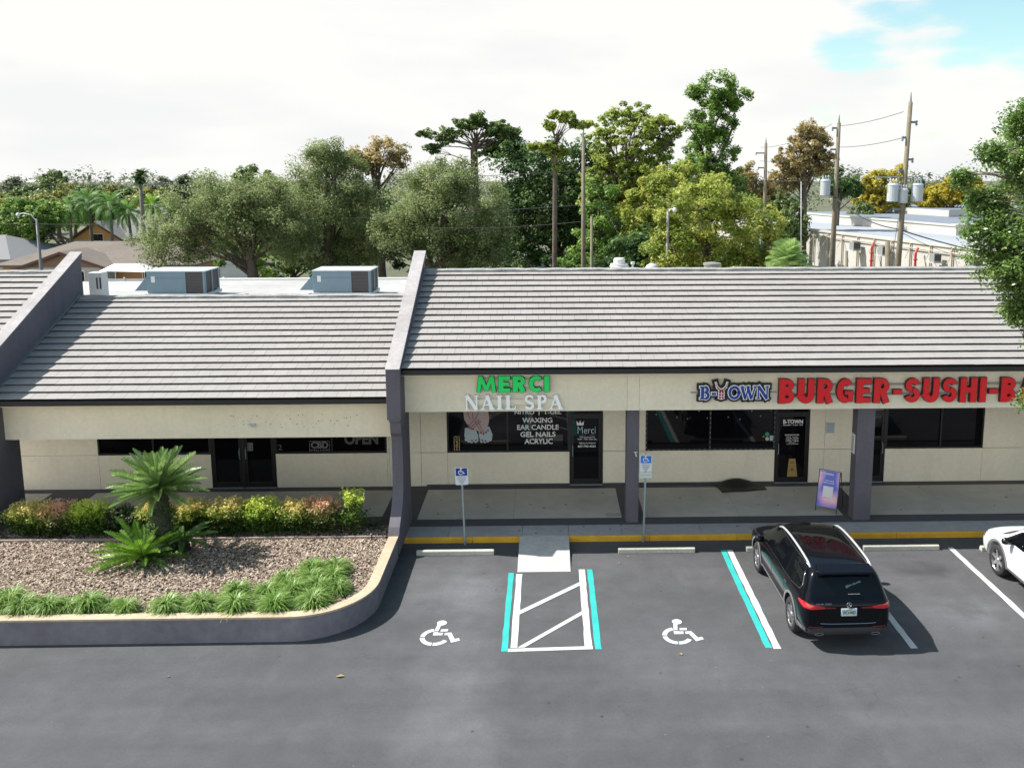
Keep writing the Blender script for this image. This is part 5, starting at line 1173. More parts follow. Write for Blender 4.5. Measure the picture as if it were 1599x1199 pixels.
MB().box(-.2, .2, 0, .4, 0, 1.0).build('box', WMET, v, bevel=.01); b = MB(); b.box(.03, .08, -.006, .0, .5, .85).box(.13, .18, -.006, 0, .5, .85).build('slots', DGRILL, v)
def fan(px, row, Y, prof, m, label, name='roof_vent', hood=None):
    p = at(px, row, Y); r = empty(name, (p.x, Y, p.z-.9), 0, label, 'roof vent'); 
    MB().lathe(prof, (0, 0, 0)).build('body', m, r, smooth=False); return r
r = fan(967, 403, 31, [(.22, 0), (.22, .5), (.30, .55), (.34, .62), (.30, .66), (.32, .70)], WMET, 'white upblast exhaust fan on the right flat roof'); MB().lathe([(.20, .70), (.20, .86), (.17, .9)], (0, 0, 0)).build('cap', WMET, r)
r = fan(988, 409, 31, [(.03, 0), (.03, .8), (.07, .82), (.07, .9)], WMET, 'thin white vent pipe with cap beside the white exhaust fan', 'vent_pipe')
r = fan(1018, 411, 31, [(.26, 0), (.26, .62), (.25, .72), (.18, .83), (.05, .9)], mat('dull_white_dome', (.45, .45, .44), .5), 'low white domed vent on the right flat roof'); 
r = fan(1112, 409, 31, [(.28, 0), (.28, .78), (.31, .79), (.31, .86), (.05, .9)], mat('grey_drum', (.22, .21, .20), .5), 'grey drum shaped vent with flat lid on the right flat roof')

# ------------------------------------------------------------------ utility poles, lamps and wires
def pole(px, r0, rb, Y, rad, label, top=True, lean=0., wood=WOODP, arms=(), group='wooden utility poles behind the shops'):
    t = at(px+lean, r0, Y); b_ = at(px, rb, Y); dx = (t.x-b_.x)/(t.z-b_.z); x0 = b_.x-dx*b_.z
    r = empty('utility_pole', (x0, Y, 0), 0, label, 'utility pole', group)
    MB().tube([(0, 0, 0), (dx*t.z*.5, 0, t.z*.5), (dx*t.z, 0, t.z)], [rad*1.25, rad, rad*.72], 12).build('pole', wood, r, smooth=True)
    if top: MB().tube([(dx*t.z, 0, t.z-.1), (dx*t.z, 0, t.z+.45)], [rad*.5, .015], 8).build('top_pin', mat('weathered_grey', (.2, .2, .2), .6), r)
    for (dz, side, ln) in arms:
        z = t.z-dz; x = dx*z; a = MB().box(min(x, x+side*ln), max(x, x+side*ln), -.05, .05, z-.05, z+.05).build('bracket', mat('bracket_grey', (.14, .17, .18), .6), r)
        MB().lathe([(.035, -.16), (.06, -.1), (.035, -.04), (.06, .02), (.03, .08)], (x+side*ln, 0, z), n=10).build('insulator', mat('insulator_grey', (.2, .25, .27), .3), r)
    return r, x0, dx, t.z
def transformer(parent, x, z, s=1., lab=None):
    tk = MB().lathe([(.24*s, -.42*s), (.26*s, -.40*s), (.26*s, .34*s), (.28*s, .36*s), (.22*s, .43*s)], (x, -.1, z), n=18).build('transformer', mat('pale_transformer', (.42, .46, .48), .4), parent, smooth=False)
    for k in range(3): MB().lathe([(.03, .40*s), (.055, .48*s), (.03, .52*s), (.05, .58*s), (.02, .66*s)], (x+(k-1)*.14*s, -.1, z), n=8).build('bushing', mat('bushing_white', (.5, .52, .53), .3), tk)
P5, x5, d5, z5 = pole(1402, 160, 418, 42, .13, 'tall leaning utility pole with several transformers, nearest the right tree', lean=20, arms=((.9, 1, .35), (1.6, -1, .25), (2.6, 1, .3), (3.1, -1, .3), (3.7, -1, .2), (4.9, -1, .4)))
for dx, dz in ((-.55, 8.6), (-.05, 8.55), (.6, 8.6)): transformer(P5, d5*dz+dx, dz+(.0 if abs(dx) > .2 else -.1), 1.0 if abs(dx) > .2 else .8)
MB().box(-1.2, 1.15, -.05, .0, 9.30, 9.35).build('cross_arm', mat('pale_arm', (.3, .32, .32), .6), P5)
P4, x4, d4, z4 = pole(1299, 192, 418, 52, .15, 'utility pole with one transformer in front of the rust tree', lean=11, arms=((.3, -1, .35), (1.5, -1, .4), (3.2, -1, .4)))
transformer(P4, -.6, 8.7, 1.1)
P3, x3, d3, z3 = pole(1194, 224, 340, 75, .16, 'slim dark utility pole left of the rust tree', lean=2, arms=((.8, -1, .8), (2.0, -1, .6), (3.2, -1, .6)))
P1, x1, d1, z1_ = pole(911, 214, 420, 44, .11, 'olive coloured utility pole among the dark trees', top=True, arms=())
pole(924, 338, 420, 43, .09, 'short bare post right beside the olive utility pole', top=False); pole(1386, 378, 420, 44, .16, 'short cut off pole left of the transformer pole', top=False); pole(1322, 392, 420, 46, .10, 'thin short post in front of the white wall', top=False)
pole(1251, 284, 352, 70, .035, 'thin pale mast on the white building roof', top=False, wood=WMET)
def lampost(px, row, rb, Y, sgn, reach, label, drop=.25):
    t = at(px, row, Y); r = empty('street_lamp', (t.x, Y, 0), 0, label, 'street lamp'); h = t.z
    MB().tube([(0, 0, 0), (0, 0, h*.6), (0, 0, h)], [.11, .09, .06], 10).build('pole', mat('lamp_pole_grey', (.22, .215, .2), .6), r, smooth=True)
    MB().tube([(0, 0, h-.15), (sgn*reach*.3, 0, h+.25*reach), (sgn*reach*.75, 0, h+.34*reach), (sgn*reach, 0, h+.30*reach)], .03, 6).build('arm', WMET, r, smooth=True)
    MB().lathe([(.03, .08), (.09, .04), (.11, -.04), (.08, -.12)], (sgn*reach*1.08, 0, h+.28*reach), n=12).build('lamp_head', WMET, r, smooth=True)
lampost(57, 342, 425, 50, -1, .9, 'street lamp with white head on the far left, in front of the brown house'); lampost(1043, 330, 418, 40, 1, .28, 'pale street lamp against the yellow green bush')
WIRE = mat('black_wire', (.04, .04, .04), .6)
def wire(a, c, sag, label, r=.014):
    a, c = Vector(a), Vector(c); P = [a.lerp(c, t)-Vector((0, 0, sag*4*t*(1-t))) for t in np.linspace(0, 1, 14)]
    tag(MB().tube(P, r, 5).build('power_line', WIRE), label, 'power line', 'overhead power lines')
wire((1.73, 44, 9.65), (-42, 60, 9.2), .5, 'upper thin wire running left from the olive pole'); wire((1.73, 44, 8.0), (-42, 62, 6.4), .5, 'lower thin wire running left from the olive pole')
wire((2.09, 43, 7.3), (-6, 46, 6.8), .15, 'short wire from the short post into the oaks'); wire((1.73, 44, 9.6), (x4+d4*8, 52, 9.5), .5, 'wire between the olive pole and the single transformer pole')
wire((1.73, 44, 9.9), (4.6, 40, 4.0), .0, 'guy wire slanting down right from the olive pole', .01)
for k, (za, zb_, lb) in enumerate(((12.3, 11.9, 'highest'), (11.1, 10.8, 'middle'), (9.4, 9.5, 'lowest'))):
    wire((x4+d4*za-.4, 52, za), (x3-.6, 75, zb_-.2), .35, f'{lb} of three wires between the single transformer pole and the slim dark pole')
    wire((x5+d5*za-.3, 42, za), (x4+d4*za+.1, 52, za-.1), .1, f'{lb} of three wires between the two transformer poles')
wire((x5, 42, 6.9), (26.5, 46, 4.9), .25, 'thick black cable dropping right from the leaning pole', .03); wire((x5, 42, 6.85), (29, 60, 3.9), .3, 'thin cable dropping right to the white roof', .014)
wire((x5, 42, 6.9), (x4, 52, 8.2), .35, 'slack cable from the leaning pole up to the single transformer pole', .03); wire((x5, 42, 7.4), (14, 36.6, 4.2), .1, 'cable slanting down left from the leaning pole', .014)

# ------------------------------------------------------------------ white building on the right
W_ = empty('white_building', (30, 80, 0), 0, 'long low white commercial building with pale flat roofs beyond the shops', 'building')
def wp(mb, n, m): o = mb.build(n, m, W_); o.location = (-30, -80, 0); return o
WW = mat('white_render_wall', (.42, .41, .385), .8, var=[(.5, .06), (6, .04)]); WR = mat('pale_blue_roof', (.17, .195, .235), .7, var=[(.12, .12), (1.2, .06)]); WR2 = mat('white_roof', (.30, .32, .35), .7, var=[(.1, .08)])
a0 = Vector((22.5, 122)); a1 = Vector((37.5, 48)); dd = (a1-a0).normalized(); nn = Vector((-dd.y, dd.x)); nn = nn if nn.x > 0 else -nn
def bld(off0, off1, z0, z1, t0=0, t1=1, m=WW):
    P = [a0.lerp(a1, t0)+nn*off0, a0.lerp(a1, t1)+nn*off0, a0.lerp(a1, t1)+nn*off1, a0.lerp(a1, t0)+nn*off1]; return MB().prism([(p.x, p.y) for p in P], z0, z1, 'Z')
wp(bld(0, 60, 0, 3.6), 'wall', WW); wp(bld(-.12, .35, 3.6, 3.82), 'parapet', WW); wp(bld(.36, 60, 3.6, 3.68), 'roof', WR2)
wp(bld(9, 58, 3.68, 4.55, .06, .52), 'upper_wall', WW); wp(bld(9.2, 57.8, 4.55, 4.62, .062, .518), 'roof', WR); wp(bld(8.9, 9.2, 4.55, 4.72, .06, .52), 'parapet', WW); wp(bld(9.2, 58, 4.62, 4.75, .505, .52), 'parapet', WW)
wp(bld(20, 58, 4.63, 5.35, .07, .3), 'upper_wall', WW); wp(bld(20.2, 57.8, 5.35, 5.42, .07, .298), 'roof', WR)
rr = random.Random(6); b = MB()
for i in range(22):
    t = .15+i*.038; p = a0.lerp(a1, t)-nn*.15; b.box(p.x-.06, p.x+.06, p.y-.06, p.y+.06, .3, 3.6)
    q = a0.lerp(a1, t+.01)-nn*1.1; b.tube([(p.x, p.y, 3.3), (q.x, q.y, 2.4)], .04, 4)
p, q = a0.lerp(a1, .15)-nn*.2, a0.lerp(a1, .99)-nn*.2; b.tube([(p.x, p.y, 3.2), (q.x, q.y, 3.2)], .05, 5)
wp(b, 'pipes', mat('tan_pipe', (.42, .36, .28), .6))
rp_ = mat('red_pipe', (.42, .03, .02), .5); k = 0
for t, s in ((.54, 1), (.63, 1)):
    p = a0.lerp(a1, t)-nn*.8; r = empty('red_standpipe', (p.x, p.y, 0), 0, ('farther' if k == 0 else 'nearer')+' of the two red pipes standing along the white wall', 'pipe', 'red pipes along the white wall'); k += 1
    MB().tube([(0, 0, 0), (0, 0, 2.9), (.25, .2, 3.3)], .11, 8).build('pipe', rp_, r); MB().lathe([(.19, 2.3), (.19, 2.38)], (0, 0, 0)).build('flange', rp_, r); MB().lathe([(.19, 1.6), (.19, 1.68)], (0, 0, 0)).build('flange', rp_, r)
for i, (t, z, s, lb) in enumerate(((.50, 2.5, .9, 'farthest of the row'), (.565, 2.45, .9, 'just left of the nearer red pipe'), (.665, 2.5, .8, 'right of the nearer red pipe'), (.73, 2.3, 1., 'between the leaning pole and the cut off pole'), (.80, 2.25, 1.1, 'large one right of the leaning pole'), (.885, 2.6, 1.0, 'tall one in the middle of the wall'), (.915, 2.5, .8, 'smaller one beside the tall one'), (.965, 2.5, .9, 'under the right hand tree'))):
    p = a0.lerp(a1, t)-nn*.75; r = empty('condenser_unit', (p.x, p.y, z-.1), math.atan2(dd.y, dd.x)+math.pi/2, 'condenser unit on the white building, '+lb, 'air conditioner', 'condenser units on the white wall')
    MB().box(-.42*s, .42*s, -.42*s, .42*s, 0, .85*s).build('casing', mat('condenser_grey', (.22, .24, .24), .5), r, bevel=.02); MB().lathe([(.34*s, .85*s), (.34*s, .88*s), (.05, .9*s)], (0, 0, 0)).build('fan_guard', DGRILL, r)
    MB().box(-.36*s, .36*s, -.43*s, -.422*s, .1, .75*s).build('grille', DGRILL, r); MB().box(-.5, .5, -.5, .6, -.08, -.01).build('shelf', WW, r)

# ------------------------------------------------------------------ houses on the left
SH = mat('brown_shingles', (.14, .115, .095), .9, var=[(.4, .12), (3, .1), (30, .12)]); GS = mat('grey_shingles', (.17, .165, .155), .9, var=[(.5, .12), (4, .1)])
def house(name, label, x0, x1, y0, y1, ze, zr, wallm, roofm, gable=None, winx=(), overhang=.5, hip=3.5):
    cx, cy = (x0+x1)/2, (y0+y1)/2; r = empty(name, (cx, cy, 0), 0, label, 'house'); X0, X1, Y0, Y1 = x0-cx, x1-cx, y0-cy, y1-cy; o = overhang
    MB().box(X0, X1, Y0, Y1, 0, ze-.05).build('wall', wallm, r); b = MB(); ym = 0
    e = [(X0-o, Y0-o, ze), (X1+o, Y0-o, ze), (X1+o, Y1+o, ze), (X0-o, Y1+o, ze)]; rg = [(X0-o+hip, ym, zr), (X1+o-hip, ym, zr)]
    b.v = e+rg+[(p[0], p[1], p[2]-.16) for p in e]; b.f = [(0, 1, 5, 4), (1, 2, 5), (2, 3, 4, 5), (3, 0, 4), (6, 7, 1, 0), (7, 8, 2, 1), (8, 9, 3, 2), (9, 6, 0, 3), (6, 9, 8, 7)]
    rf = b.build('roof', roofm, r)
    if gable:
        g0, g1, gz, gm, trim = gable; g0 -= cx; g1 -= cx; gm_ = (g0+g1)/2; yf = Y0-1.6
        MB().box(g0, g1, yf, Y0+.5, 0, ze-.1).build('porch_wall', mat('pale_house_trim', (.45, .42, .38), .8), r)
        MB().prism([(g0, ze-.1), (g1, ze-.1), (gm_, gz-.12)], yf+.0, yf+.1, 'Y').build('gable', gm, r)
        b = MB(); b.prism([(g0-.5, ze-.28), (gm_, gz), (g1+.5, ze-.28), (g1+.5, ze-.16), (gm_, gz+.13), (g0-.5, ze-.16)], yf-.35, Y0+2.2, 'Y'); b.build('roof', roofm, r)
        MB().prism([(g0-.55, ze-.40), (gm_, gz-.1), (g1+.55, ze-.40), (g1+.55, ze-.20), (gm_, gz+.10), (g0-.55, ze-.20)], yf-.42, yf-.351, 'Y').build('barge_board', trim, r)
    for (wx, ww, z0, z1) in winx:
        yy = (Y0-1.61 if gable and gable[0] < wx+cx*0 < gable[1] else Y0-.01)
        wd_ = MB().box(wx-cx-ww/2, wx-cx+ww/2, yy-.03, yy, z0, z1).build('window', GLASS, r); MB().box(wx-cx-ww/2-.08, wx-cx+ww/2+.08, yy-.02, yy+.01, z0-.08, z1+.08).build('frame', WHITE, wd_)
    return r
BRW = mat('brown_siding', (.24, .15, .11), .85, var=[(5, .08)]); ORW = mat('orange_render', (.50, .25, .12), .85, var=[(1, .06)])
house('brown_house', 'wide single storey house with brown shingle roof and brown boarded gable', -43.3, -28.5, 72, 83, 2.5, 3.95, ORW, SH, gable=(-41.0, -34.4, 3.55, BRW, mat('dark_red_trim', (.12, .04, .035), .6)), winx=((-39.0, 1.2, 1.2, 2.1), (-36.8, 1.3, 1.2, 2.1), (-31.5, 1.6, 1.0, 1.9)))
house('orange_house', 'orange walled house with tall grey shingle roof behind the palms', -52, -38.5, 102, 114, 2.6, 6.2, mat('bright_orange_render', (.62, .32, .12), .85), GS, gable=(-52.5, -47.2, 4.4, mat('bright_orange_render', (.62, .32, .12), .85), mat('dark_red_trim', (.12, .04, .035), .6)), winx=((-49.8, 1.3, 2.4, 3.1),), hip=5)
house('grey_house', 'corner of a pale grey roofed house at the far left edge', -56, -45.2, 76, 86, 2.6, 4.3, mat('pale_house_trim', (.45, .42, .38), .8), mat('pale_grey_shingles', (.18, .18, .185), .9))
fe = empty('vinyl_fence', (-30, 66, 0), 0, 'long white vinyl fence beyond the left flat roof', 'fence'); b = MB(); pz = at(300, 434, 66).z
x = -33.4
while x < -23.3: b.box(x, x+2.36, -.03, .03, .1, pz-.06); x += 2.4
b.v = [(p[0]+30, p[1], p[2]) for p in b.v]; b.build('panel', mat('white_vinyl_fence', (.68, .69, .68), .5), fe); x = -33.4
while x < -23: MB().box(x-.07+30, x+.07+30, -.07, .07, 0, pz).lathe([(.09, pz), (.02, pz+.08)], (x+30, 0, 0), n=4).build('fence_post', mat('white_vinyl_fence', (.68, .69, .68), .5), fe); x += 2.4
um = empty('patio_canopy', (-31.8, 68.6, 0), 0, 'white fabric patio canopy in front of the brown house', 'canopy'); zc = at(185, 412, 68.6).z
b = MB(); b.v = [(-1.7, -1.2, zc-.42), (1.7, -1.2, zc-.5), (1.7, 1.2, zc-.42), (-1.7, 1.2, zc-.4), (-1.1, 0, zc), (.9, 0, zc+.02)]; b.f = [(0, 1, 5, 4), (1, 2, 5), (2, 3, 4, 5), (3, 0, 4)]
o = b.build('canopy', mat('white_canvas', (.78, .78, .76), .8), um); sm = o.modifiers.new('s', 'SOLIDIFY'); sm.thickness = .03
for x in (-1.6, 1.6):
    for y in (-1.1, 1.1): MB().tube([(x, y, 0), (x, y, zc-.43)], .03, 6).build('canopy_pole', WMET, um)
# pale sheds glimpsed under the trees
for px, row, Y, w_, h, lb in ((838, 402, 66, 1.9, 3.2, 'pale shed glimpsed under the dark tree, farthest left of the gap'), (887, 392, 68, 1.0, 3.8, 'narrow pale shed glimpsed between the poles'), (365, 412, 70, 2.2, 3.0, 'pale beige shed behind the first oak trunk')):
    p = at(px, row, Y); r = empty('shed', (p.x, Y, 0), 0, lb, 'shed'); MB().box(-w_/2, w_/2, 0, 2, 0, p.z).build('wall', mat('pale_shed_wall', (.40, .42, .42), .8, var=[(1, .1)]), r); MB().prism([(-w_/2-.15, p.z), (0, p.z+.5), (w_/2+.15, p.z)], -.1, 2.1, 'Y').build('roof', mat('pale_shed_roof', (.42, .44, .46), .7), r)

# ------------------------------------------------------------------ trees behind
tree('live_oak', (-15.5, 48, 0), [(-1.6, 0, 7.4, 3.0, 2.8, 2.3), (-4.2, -.5, 6.0, 2.0, 1.8, 1.4), (1.4, 0, 6.8, 2.2, 2.2, 2.0), (.2, 0, 8.6, 1.6, 1.6, 1.1)], 300, 210, .062, .62, OAKL, 'grey green live oak with open limbs, leftmost of three behind the roof', trunk=(.34,), seed=11, nlimb=26, shell=.25)
tree('live_oak', (-12.7, 52, 0), [(0, 0, 8.4, 3.3, 3.0, 2.9), (-2.2, 0, 6.8, 2.0, 2, 1.8), (2.2, .3, 7.2, 2.2, 2.2, 2.1), (.3, 0, 10.4, 1.4, 1.4, 1.0), (0, .6, 5.2, 3.4, 2.4, 1.2)], 350, 210, .062, .62, OAKL, 'tallest grey green live oak, middle of three behind the roof', trunk=(.36,), seed=12, nlimb=28, shell=.25)
tree('live_oak', (-6.1, 50, 0), [(.4, 0, 7.6, 3.8, 3.2, 2.6), (2.6, 0, 6.0, 1.9, 2.2, 2.2), (-1.9, 0, 6.4, 2.0, 2, 1.9), (.3, 0, 9.3, 2.2, 1.8, 1.2), (1.2, .5, 5.0, 3.4, 2.2, 1.2)], 370, 210, .062, .62, OAKL, 'broad grey green live oak beside the middle fin wall, rightmost of three', trunk=(.36,), seed=13, nlimb=28, shell=.25)
tree('orange_topped_tree', (-10.6, 58, 0), [(0, 0, 10.7, 1.9, 1.6, 1.1), (-1.6, 0, 10.3, 1.4, 1.2, .9)], 110, 55, .10, .4, ORL, 'rust orange tree top showing behind the tallest oak', trunk=(.25,), seed=14)
tree('pine', (-4.9, 60, 0), [(-1.9, 0, 11.9, 1.0, .9, .6), (-.8, 0, 12.6, .9, .9, .7), (.3, 0, 12.9, .8, 1, .6), (1.5, 0, 12.4, 1.0, .9, .7), (2.5, 0, 12.1, .8, .8, .7), (-3.1, 0, 12.1, .5, .6, .45), (-2.6, 0, 11.2, .5, .5, .4), (2.1, 0, 11.3, 1.3, 1, .7), (1.2, 0, 11.0, 1.2, 1, .4)], 210, 62, .11, .30, DPINE, 'dark flat topped pine rising behind the broad oak', trunk=(.26,), seed=15, nlimb=40, shell=.2, fork=.9, flat_=.6, lt=.24)
tree('pine', (.3, 42, 0), [(.35, 0, 12.1, .62, .5, .22), (-.45, 0, 10.75, .7, .5, .22), (1.3, 0, 11.75, .6, .5, .2), (.15, 0, 10.5, .5, .4, .25), (-.2, 0, 11.6, .35, .3, .2), (.1, 0, 9.8, .2, .2, .15)], 90, 55, .10, .2, PINEL, 'thin tall pine with bare trunk and sparse yellow green tufts', trunk=(.115,), seed=16, nlimb=16, shell=.2, fork=1.0, flat_=.7, twigs=False, lt=.3)
tree('pine', (4.95, 54, 0), [(0, 0, 11.2, 2.6, 2.2, 2.5), (-.9, 0, 9.2, 2.4, 1.8, 1.3), (1.8, 0, 12.0, 1.2, 1.2, 1.0), (-1.2, 0, 8.0, 2.0, 1.5, .8)], 520, 46, .11, .30, PINEL, 'large rounded pine with visible spreading limbs right of the olive pole', trunk=(.32,), seed=17, nlimb=60, shell=.55, fork=.5, flat_=.55, lt=.2)
tree('dark_tree', (.4, 59, 0), [(0, 0, 8.0, 3.9, 3, 3.6), (-2.3, 0, 9.6, 1.7, 2, 2.0), (1.9, 0, 9.2, 2.0, 2, 2.4), (0, 0, 5, 4.6, 3, 2.6), (3, 0, 6.5, 2.6, 2.4, 3.0)], 330, 150, .12, .75, DARKL, 'dense dark green tree behind the thin pine', trunk=(.4,), seed=18, shell=.35)
tree('tall_tree', (10.2, 58, 0), [(.6, 0, 14.7, 1.5, 1.3, 1.2), (1.7, 0, 14.3, 1.0, .8, .8), (-.7, 0, 14.5, .8, .8, .6), (.2, 0, 12.9, 1.7, 1.4, 1.5), (.3, 0, 11.0, 1.9, 1.6, 1.6), (-.9, 0, 9.3, 2.7, 1.8, 1.8), (.8, 0, 8.4, 2.2, 1.8, 2.0)], 420, 100, .09, .36, MIDL, 'tallest green tree, its narrow top leaning right', trunk=(.36,), seed=19, shell=.45)
tree('yellow_green_tree', (7.2, 41, 0), [(-.4, 0, 7.8, 2.0, 1.8, 1.9), (1.9, 0, 6.6, 1.9, 1.8, 1.9), (-1.5, 0, 6.0, 1.4, 1.5, 1.8), (3.0, 0, 5.5, 1.5, 1.5, 1.4), (.6, 0, 5, 3, 2, 1.8), (.5, 0, 8.9, .9, .9, .7)], 330, 150, .075, .42, YGL, 'large bushy yellow green tree behind the right roof ridge', trunk=(.25,), seed=20, shell=.5)
tree('yellow_green_tree', (7.0, 50, 0), [(-.3, 0, 9.0, 2.2, 1.6, 1.1), (-1.8, 0, 7.4, 1.6, 1.5, 1.6)], 110, 150, .085, .45, YGL, 'orange tinged yellow green tree top between the big pine and the tallest tree', trunk=(.22,), seed=21, shell=.4)
tree('broadleaf_tree', (2.9, 51, 0), [(0, 0, 8.0, 1.4, 1.3, 1.4), (.5, 0, 6, 1.9, 1.5, 1.8), (-.6, 0, 4.6, 2.0, 1.5, 1.4)], 100, 130, .10, .45, MIDL, 'light green leafy tree low behind the short post', trunk=(.2,), seed=22, shell=.4)
tree('dark_tree', (5.8, 47, 0), [(0, 0, 5.0, 2.2, 1.6, 1.8), (-1.8, 0, 4.6, 1.6, 1.4, 1.8)], 120, 130, .10, .5, DARKL, 'low dark green tree below the big pine', trunk=(.2,), seed=23, shell=.4)
tree('dark_tree', (9.9, 44, 0), [(0, 0, 5.2, 2.0, 1.6, 1.6), (1.6, 0, 4.8, 1.4, 1.4, 1.3)], 100, 130, .085, .45, DARKL, 'low dark green bush right of the yellow green tree', trunk=(.2,), seed=24, shell=.4)
tree('rust_tree', (27.2, 95, 0), [(.2, 0, 12.9, 2.4, 2, 2.3), (-1.0, 0, 10.6, 2.9, 2, 2.2), (1.4, 0, 11, 2.0, 1.6, 2.0), (-2.2, 0, 8.8, 1.8, 1.5, 1.6)], 330, 60, .14, .42, ORL, 'large rust brown tree between two utility poles', trunk=(.35,), seed=25, shell=.3, nlimb=26)
tree('rust_tree', (20.2, 90, 0), [(-.6, 0, 9.2, 1.7, 1.5, 1.5), (1.2, 0, 8.0, 1.3, 1.3, 1.2)], 90, 60, .14, .4, ORL, 'smaller sparse rust tree behind the slim dark pole', trunk=(.22,), seed=26, shell=.3, nlimb=20)
tree('dark_tree', (33.2, 103, 0), [(0, 0, 8.6, 2.2, 2, 1.6), (1.6, 0, 8, 1.5, 1.5, 1.2)], 60, 100, .17, .6, DARKL, 'dark tree just right of the rust tree', trunk=(.25,), seed=27)
tree('golden_tree', (42.8, 115, 0), [(0, 0, 8.2, 3.0, 2.5, 1.9), (1.6, 0, 9.8, 1.7, 1.6, 1.4), (-2, 0, 7.4, 1.8, 1.6, 1.5), (0, 0, 6, 3.6, 2.4, 1.6)], 120, 110, .18, .6, YEL, 'golden yellow tree between the two transformer poles', trunk=(.3,), seed=28, shell=.4)
tree('golden_tree', (50.6, 112, 0), [(0, 0, 7.4, 3.6, 2.5, 2.0), (-2.6, 0, 6.4, 2.2, 2, 1.6), (2.5, 0, 7.6, 2, 2, 1.6)], 130, 110, .18, .6, YEL, 'golden yellow tree right of the leaning pole, partly behind the near branches', trunk=(.3,), seed=29, shell=.4)
tree('dark_tree', (-17.5, 60, 0), [(0, 0, 5.0, 5, 2.4, 2.6), (4.5, 0, 6, 3, 2.2, 2.5)], 170, 110, .13, .6, MIDL, 'bright green understorey tree behind the two left oaks', trunk=(.2,), seed=30, shell=.3)
tree('dark_tree', (-7.6, 62, 0), [(0, 0, 5.2, 5, 2.4, 3.0), (-4, 0, 6, 3, 2.2, 2.8)], 190, 110, .13, .65, DARKL, 'dark understorey tree filling the gap between middle and right oaks', trunk=(.2,), seed=31, shell=.3)
tree('green_bush', (-42.5, 84, 0), [(-6.5, 0, 4.8, 3.0, 2, 2.6), (-4, 0, 5.6, 2.2, 2, 2)], 110, 110, .14, .6, MIDL, 'big green bush at the far left edge above the grey roof', trunk=(.2,), seed=32, shell=.4)
# far row, left to right
FARN = [('far_tree', leafmat('far_green', (.08, .12, .04), (.14, .20, .065), (.23, .29, .10), .35)), ('far_tree', leafmat('far_grey_green', (.08, .105, .065), (.15, .18, .11), (.23, .25, .16), .35)), ('far_tree', leafmat('far_yellow_green', (.12, .15, .04), (.25, .27, .07), (.38, .36, .11), .35))]
pro = [tree('far_tree', (0, 0, 0), [(0, 0, 6.6, 3.2, 3, 2.6), (-1.8, 0, 5.4, 2.4, 2.4, 2.0), (2.0, 0, 5.4, 2.2, 2.2, 2.2)], 110, 95, .2, .75, m, 'x', trunk=(.25,), seed=50+i, shell=.45, nlimb=8) for i, (n_, m) in enumerate(FARN)]
used = [False]*3
far = [(-8, 300, 95, 1.0, 2, 'yellow green tree cut by the left frame edge'), (15, 277, 150, 1.2, 1, 'grey green round tree at the far left skyline'), (40, 292, 128, 1., 0, 'green tree left of the tall dark crown on the skyline'), (60, 300, 108, 1., 2, 'yellowish tree above the left street lamp'), (84, 269, 140, 1.15, 0, 'highest dark green crown on the left skyline'), (112, 284, 130, .95, 2, 'yellow green crown right of the highest left crown'), (140, 290, 118, .9, 0, 'green tree behind the left palms'),
       (168, 285, 135, .95, 2, 'yellow topped tree left of the tall thin palm'), (196, 292, 120, .9, 0, 'green crown directly left of the tall thin palm'), (236, 290, 115, .95, 2, 'olive yellow tree right of the tall thin palm'), (262, 276, 140, 1.05, 1, 'grey green crown left of the first oak on the skyline'), (300, 274, 145, 1.1, 1, 'grey green crown just behind the first oak'), (330, 290, 120, 1., 0, 'green crown half hidden by the first oak'), (392, 262, 100, 1.05, 0, 'bright green crown between the first two oaks'),
       (30, 318, 92, .75, 0, 'low green tree above the left street lamp head'), (296, 322, 96, .7, 2, 'low yellow green tree left of the first oak'),
       (1215, 294, 150, .9, 0, 'small green crown left of the rust tree'), (1240, 318, 92, .55, 0, 'low green tree on the white building side of the slim pole'), (1345, 316, 112, .55, 0, 'low green tree below the golden tree'), (1500, 272, 190, 1.1, 1, 'dark crown on the right skyline beyond the golden trees'), (1440, 281, 180, 1.0, 1, 'dark far crown right of the leaning pole'), (1590, 283, 150, 1.1, 2, 'yellow green crown behind the near branches at the right edge')]
for (px, row, Y, s, k, lb) in far:
    p = at(px, row, Y); sz = p.z/9.2; place(pro[k], not used[k], (p.x, Y, 0), px*.7, s, lb, 'trees on the skyline', sz=sz); used[k] = True
# distant woods
rng = np.random.default_rng(77); k_ = 900; xx = rng.uniform(-190, 230, k_); yy = rng.uniform(195, 240, k_); cen = np.stack([xx, yy, rng.uniform(1, 9.3, k_)+1.2*np.sin(xx*.11)*rng.uniform(.4, 1, k_)], 1); V, F, t = leaves(cen, 55, np.full(k_, 2.3), .42, rng)
o = rawmesh('distant_woods', V, F, FARN[1][1], None, t); tag(o, 'distant grey green woods along the horizon', 'woods', kind='stuff')
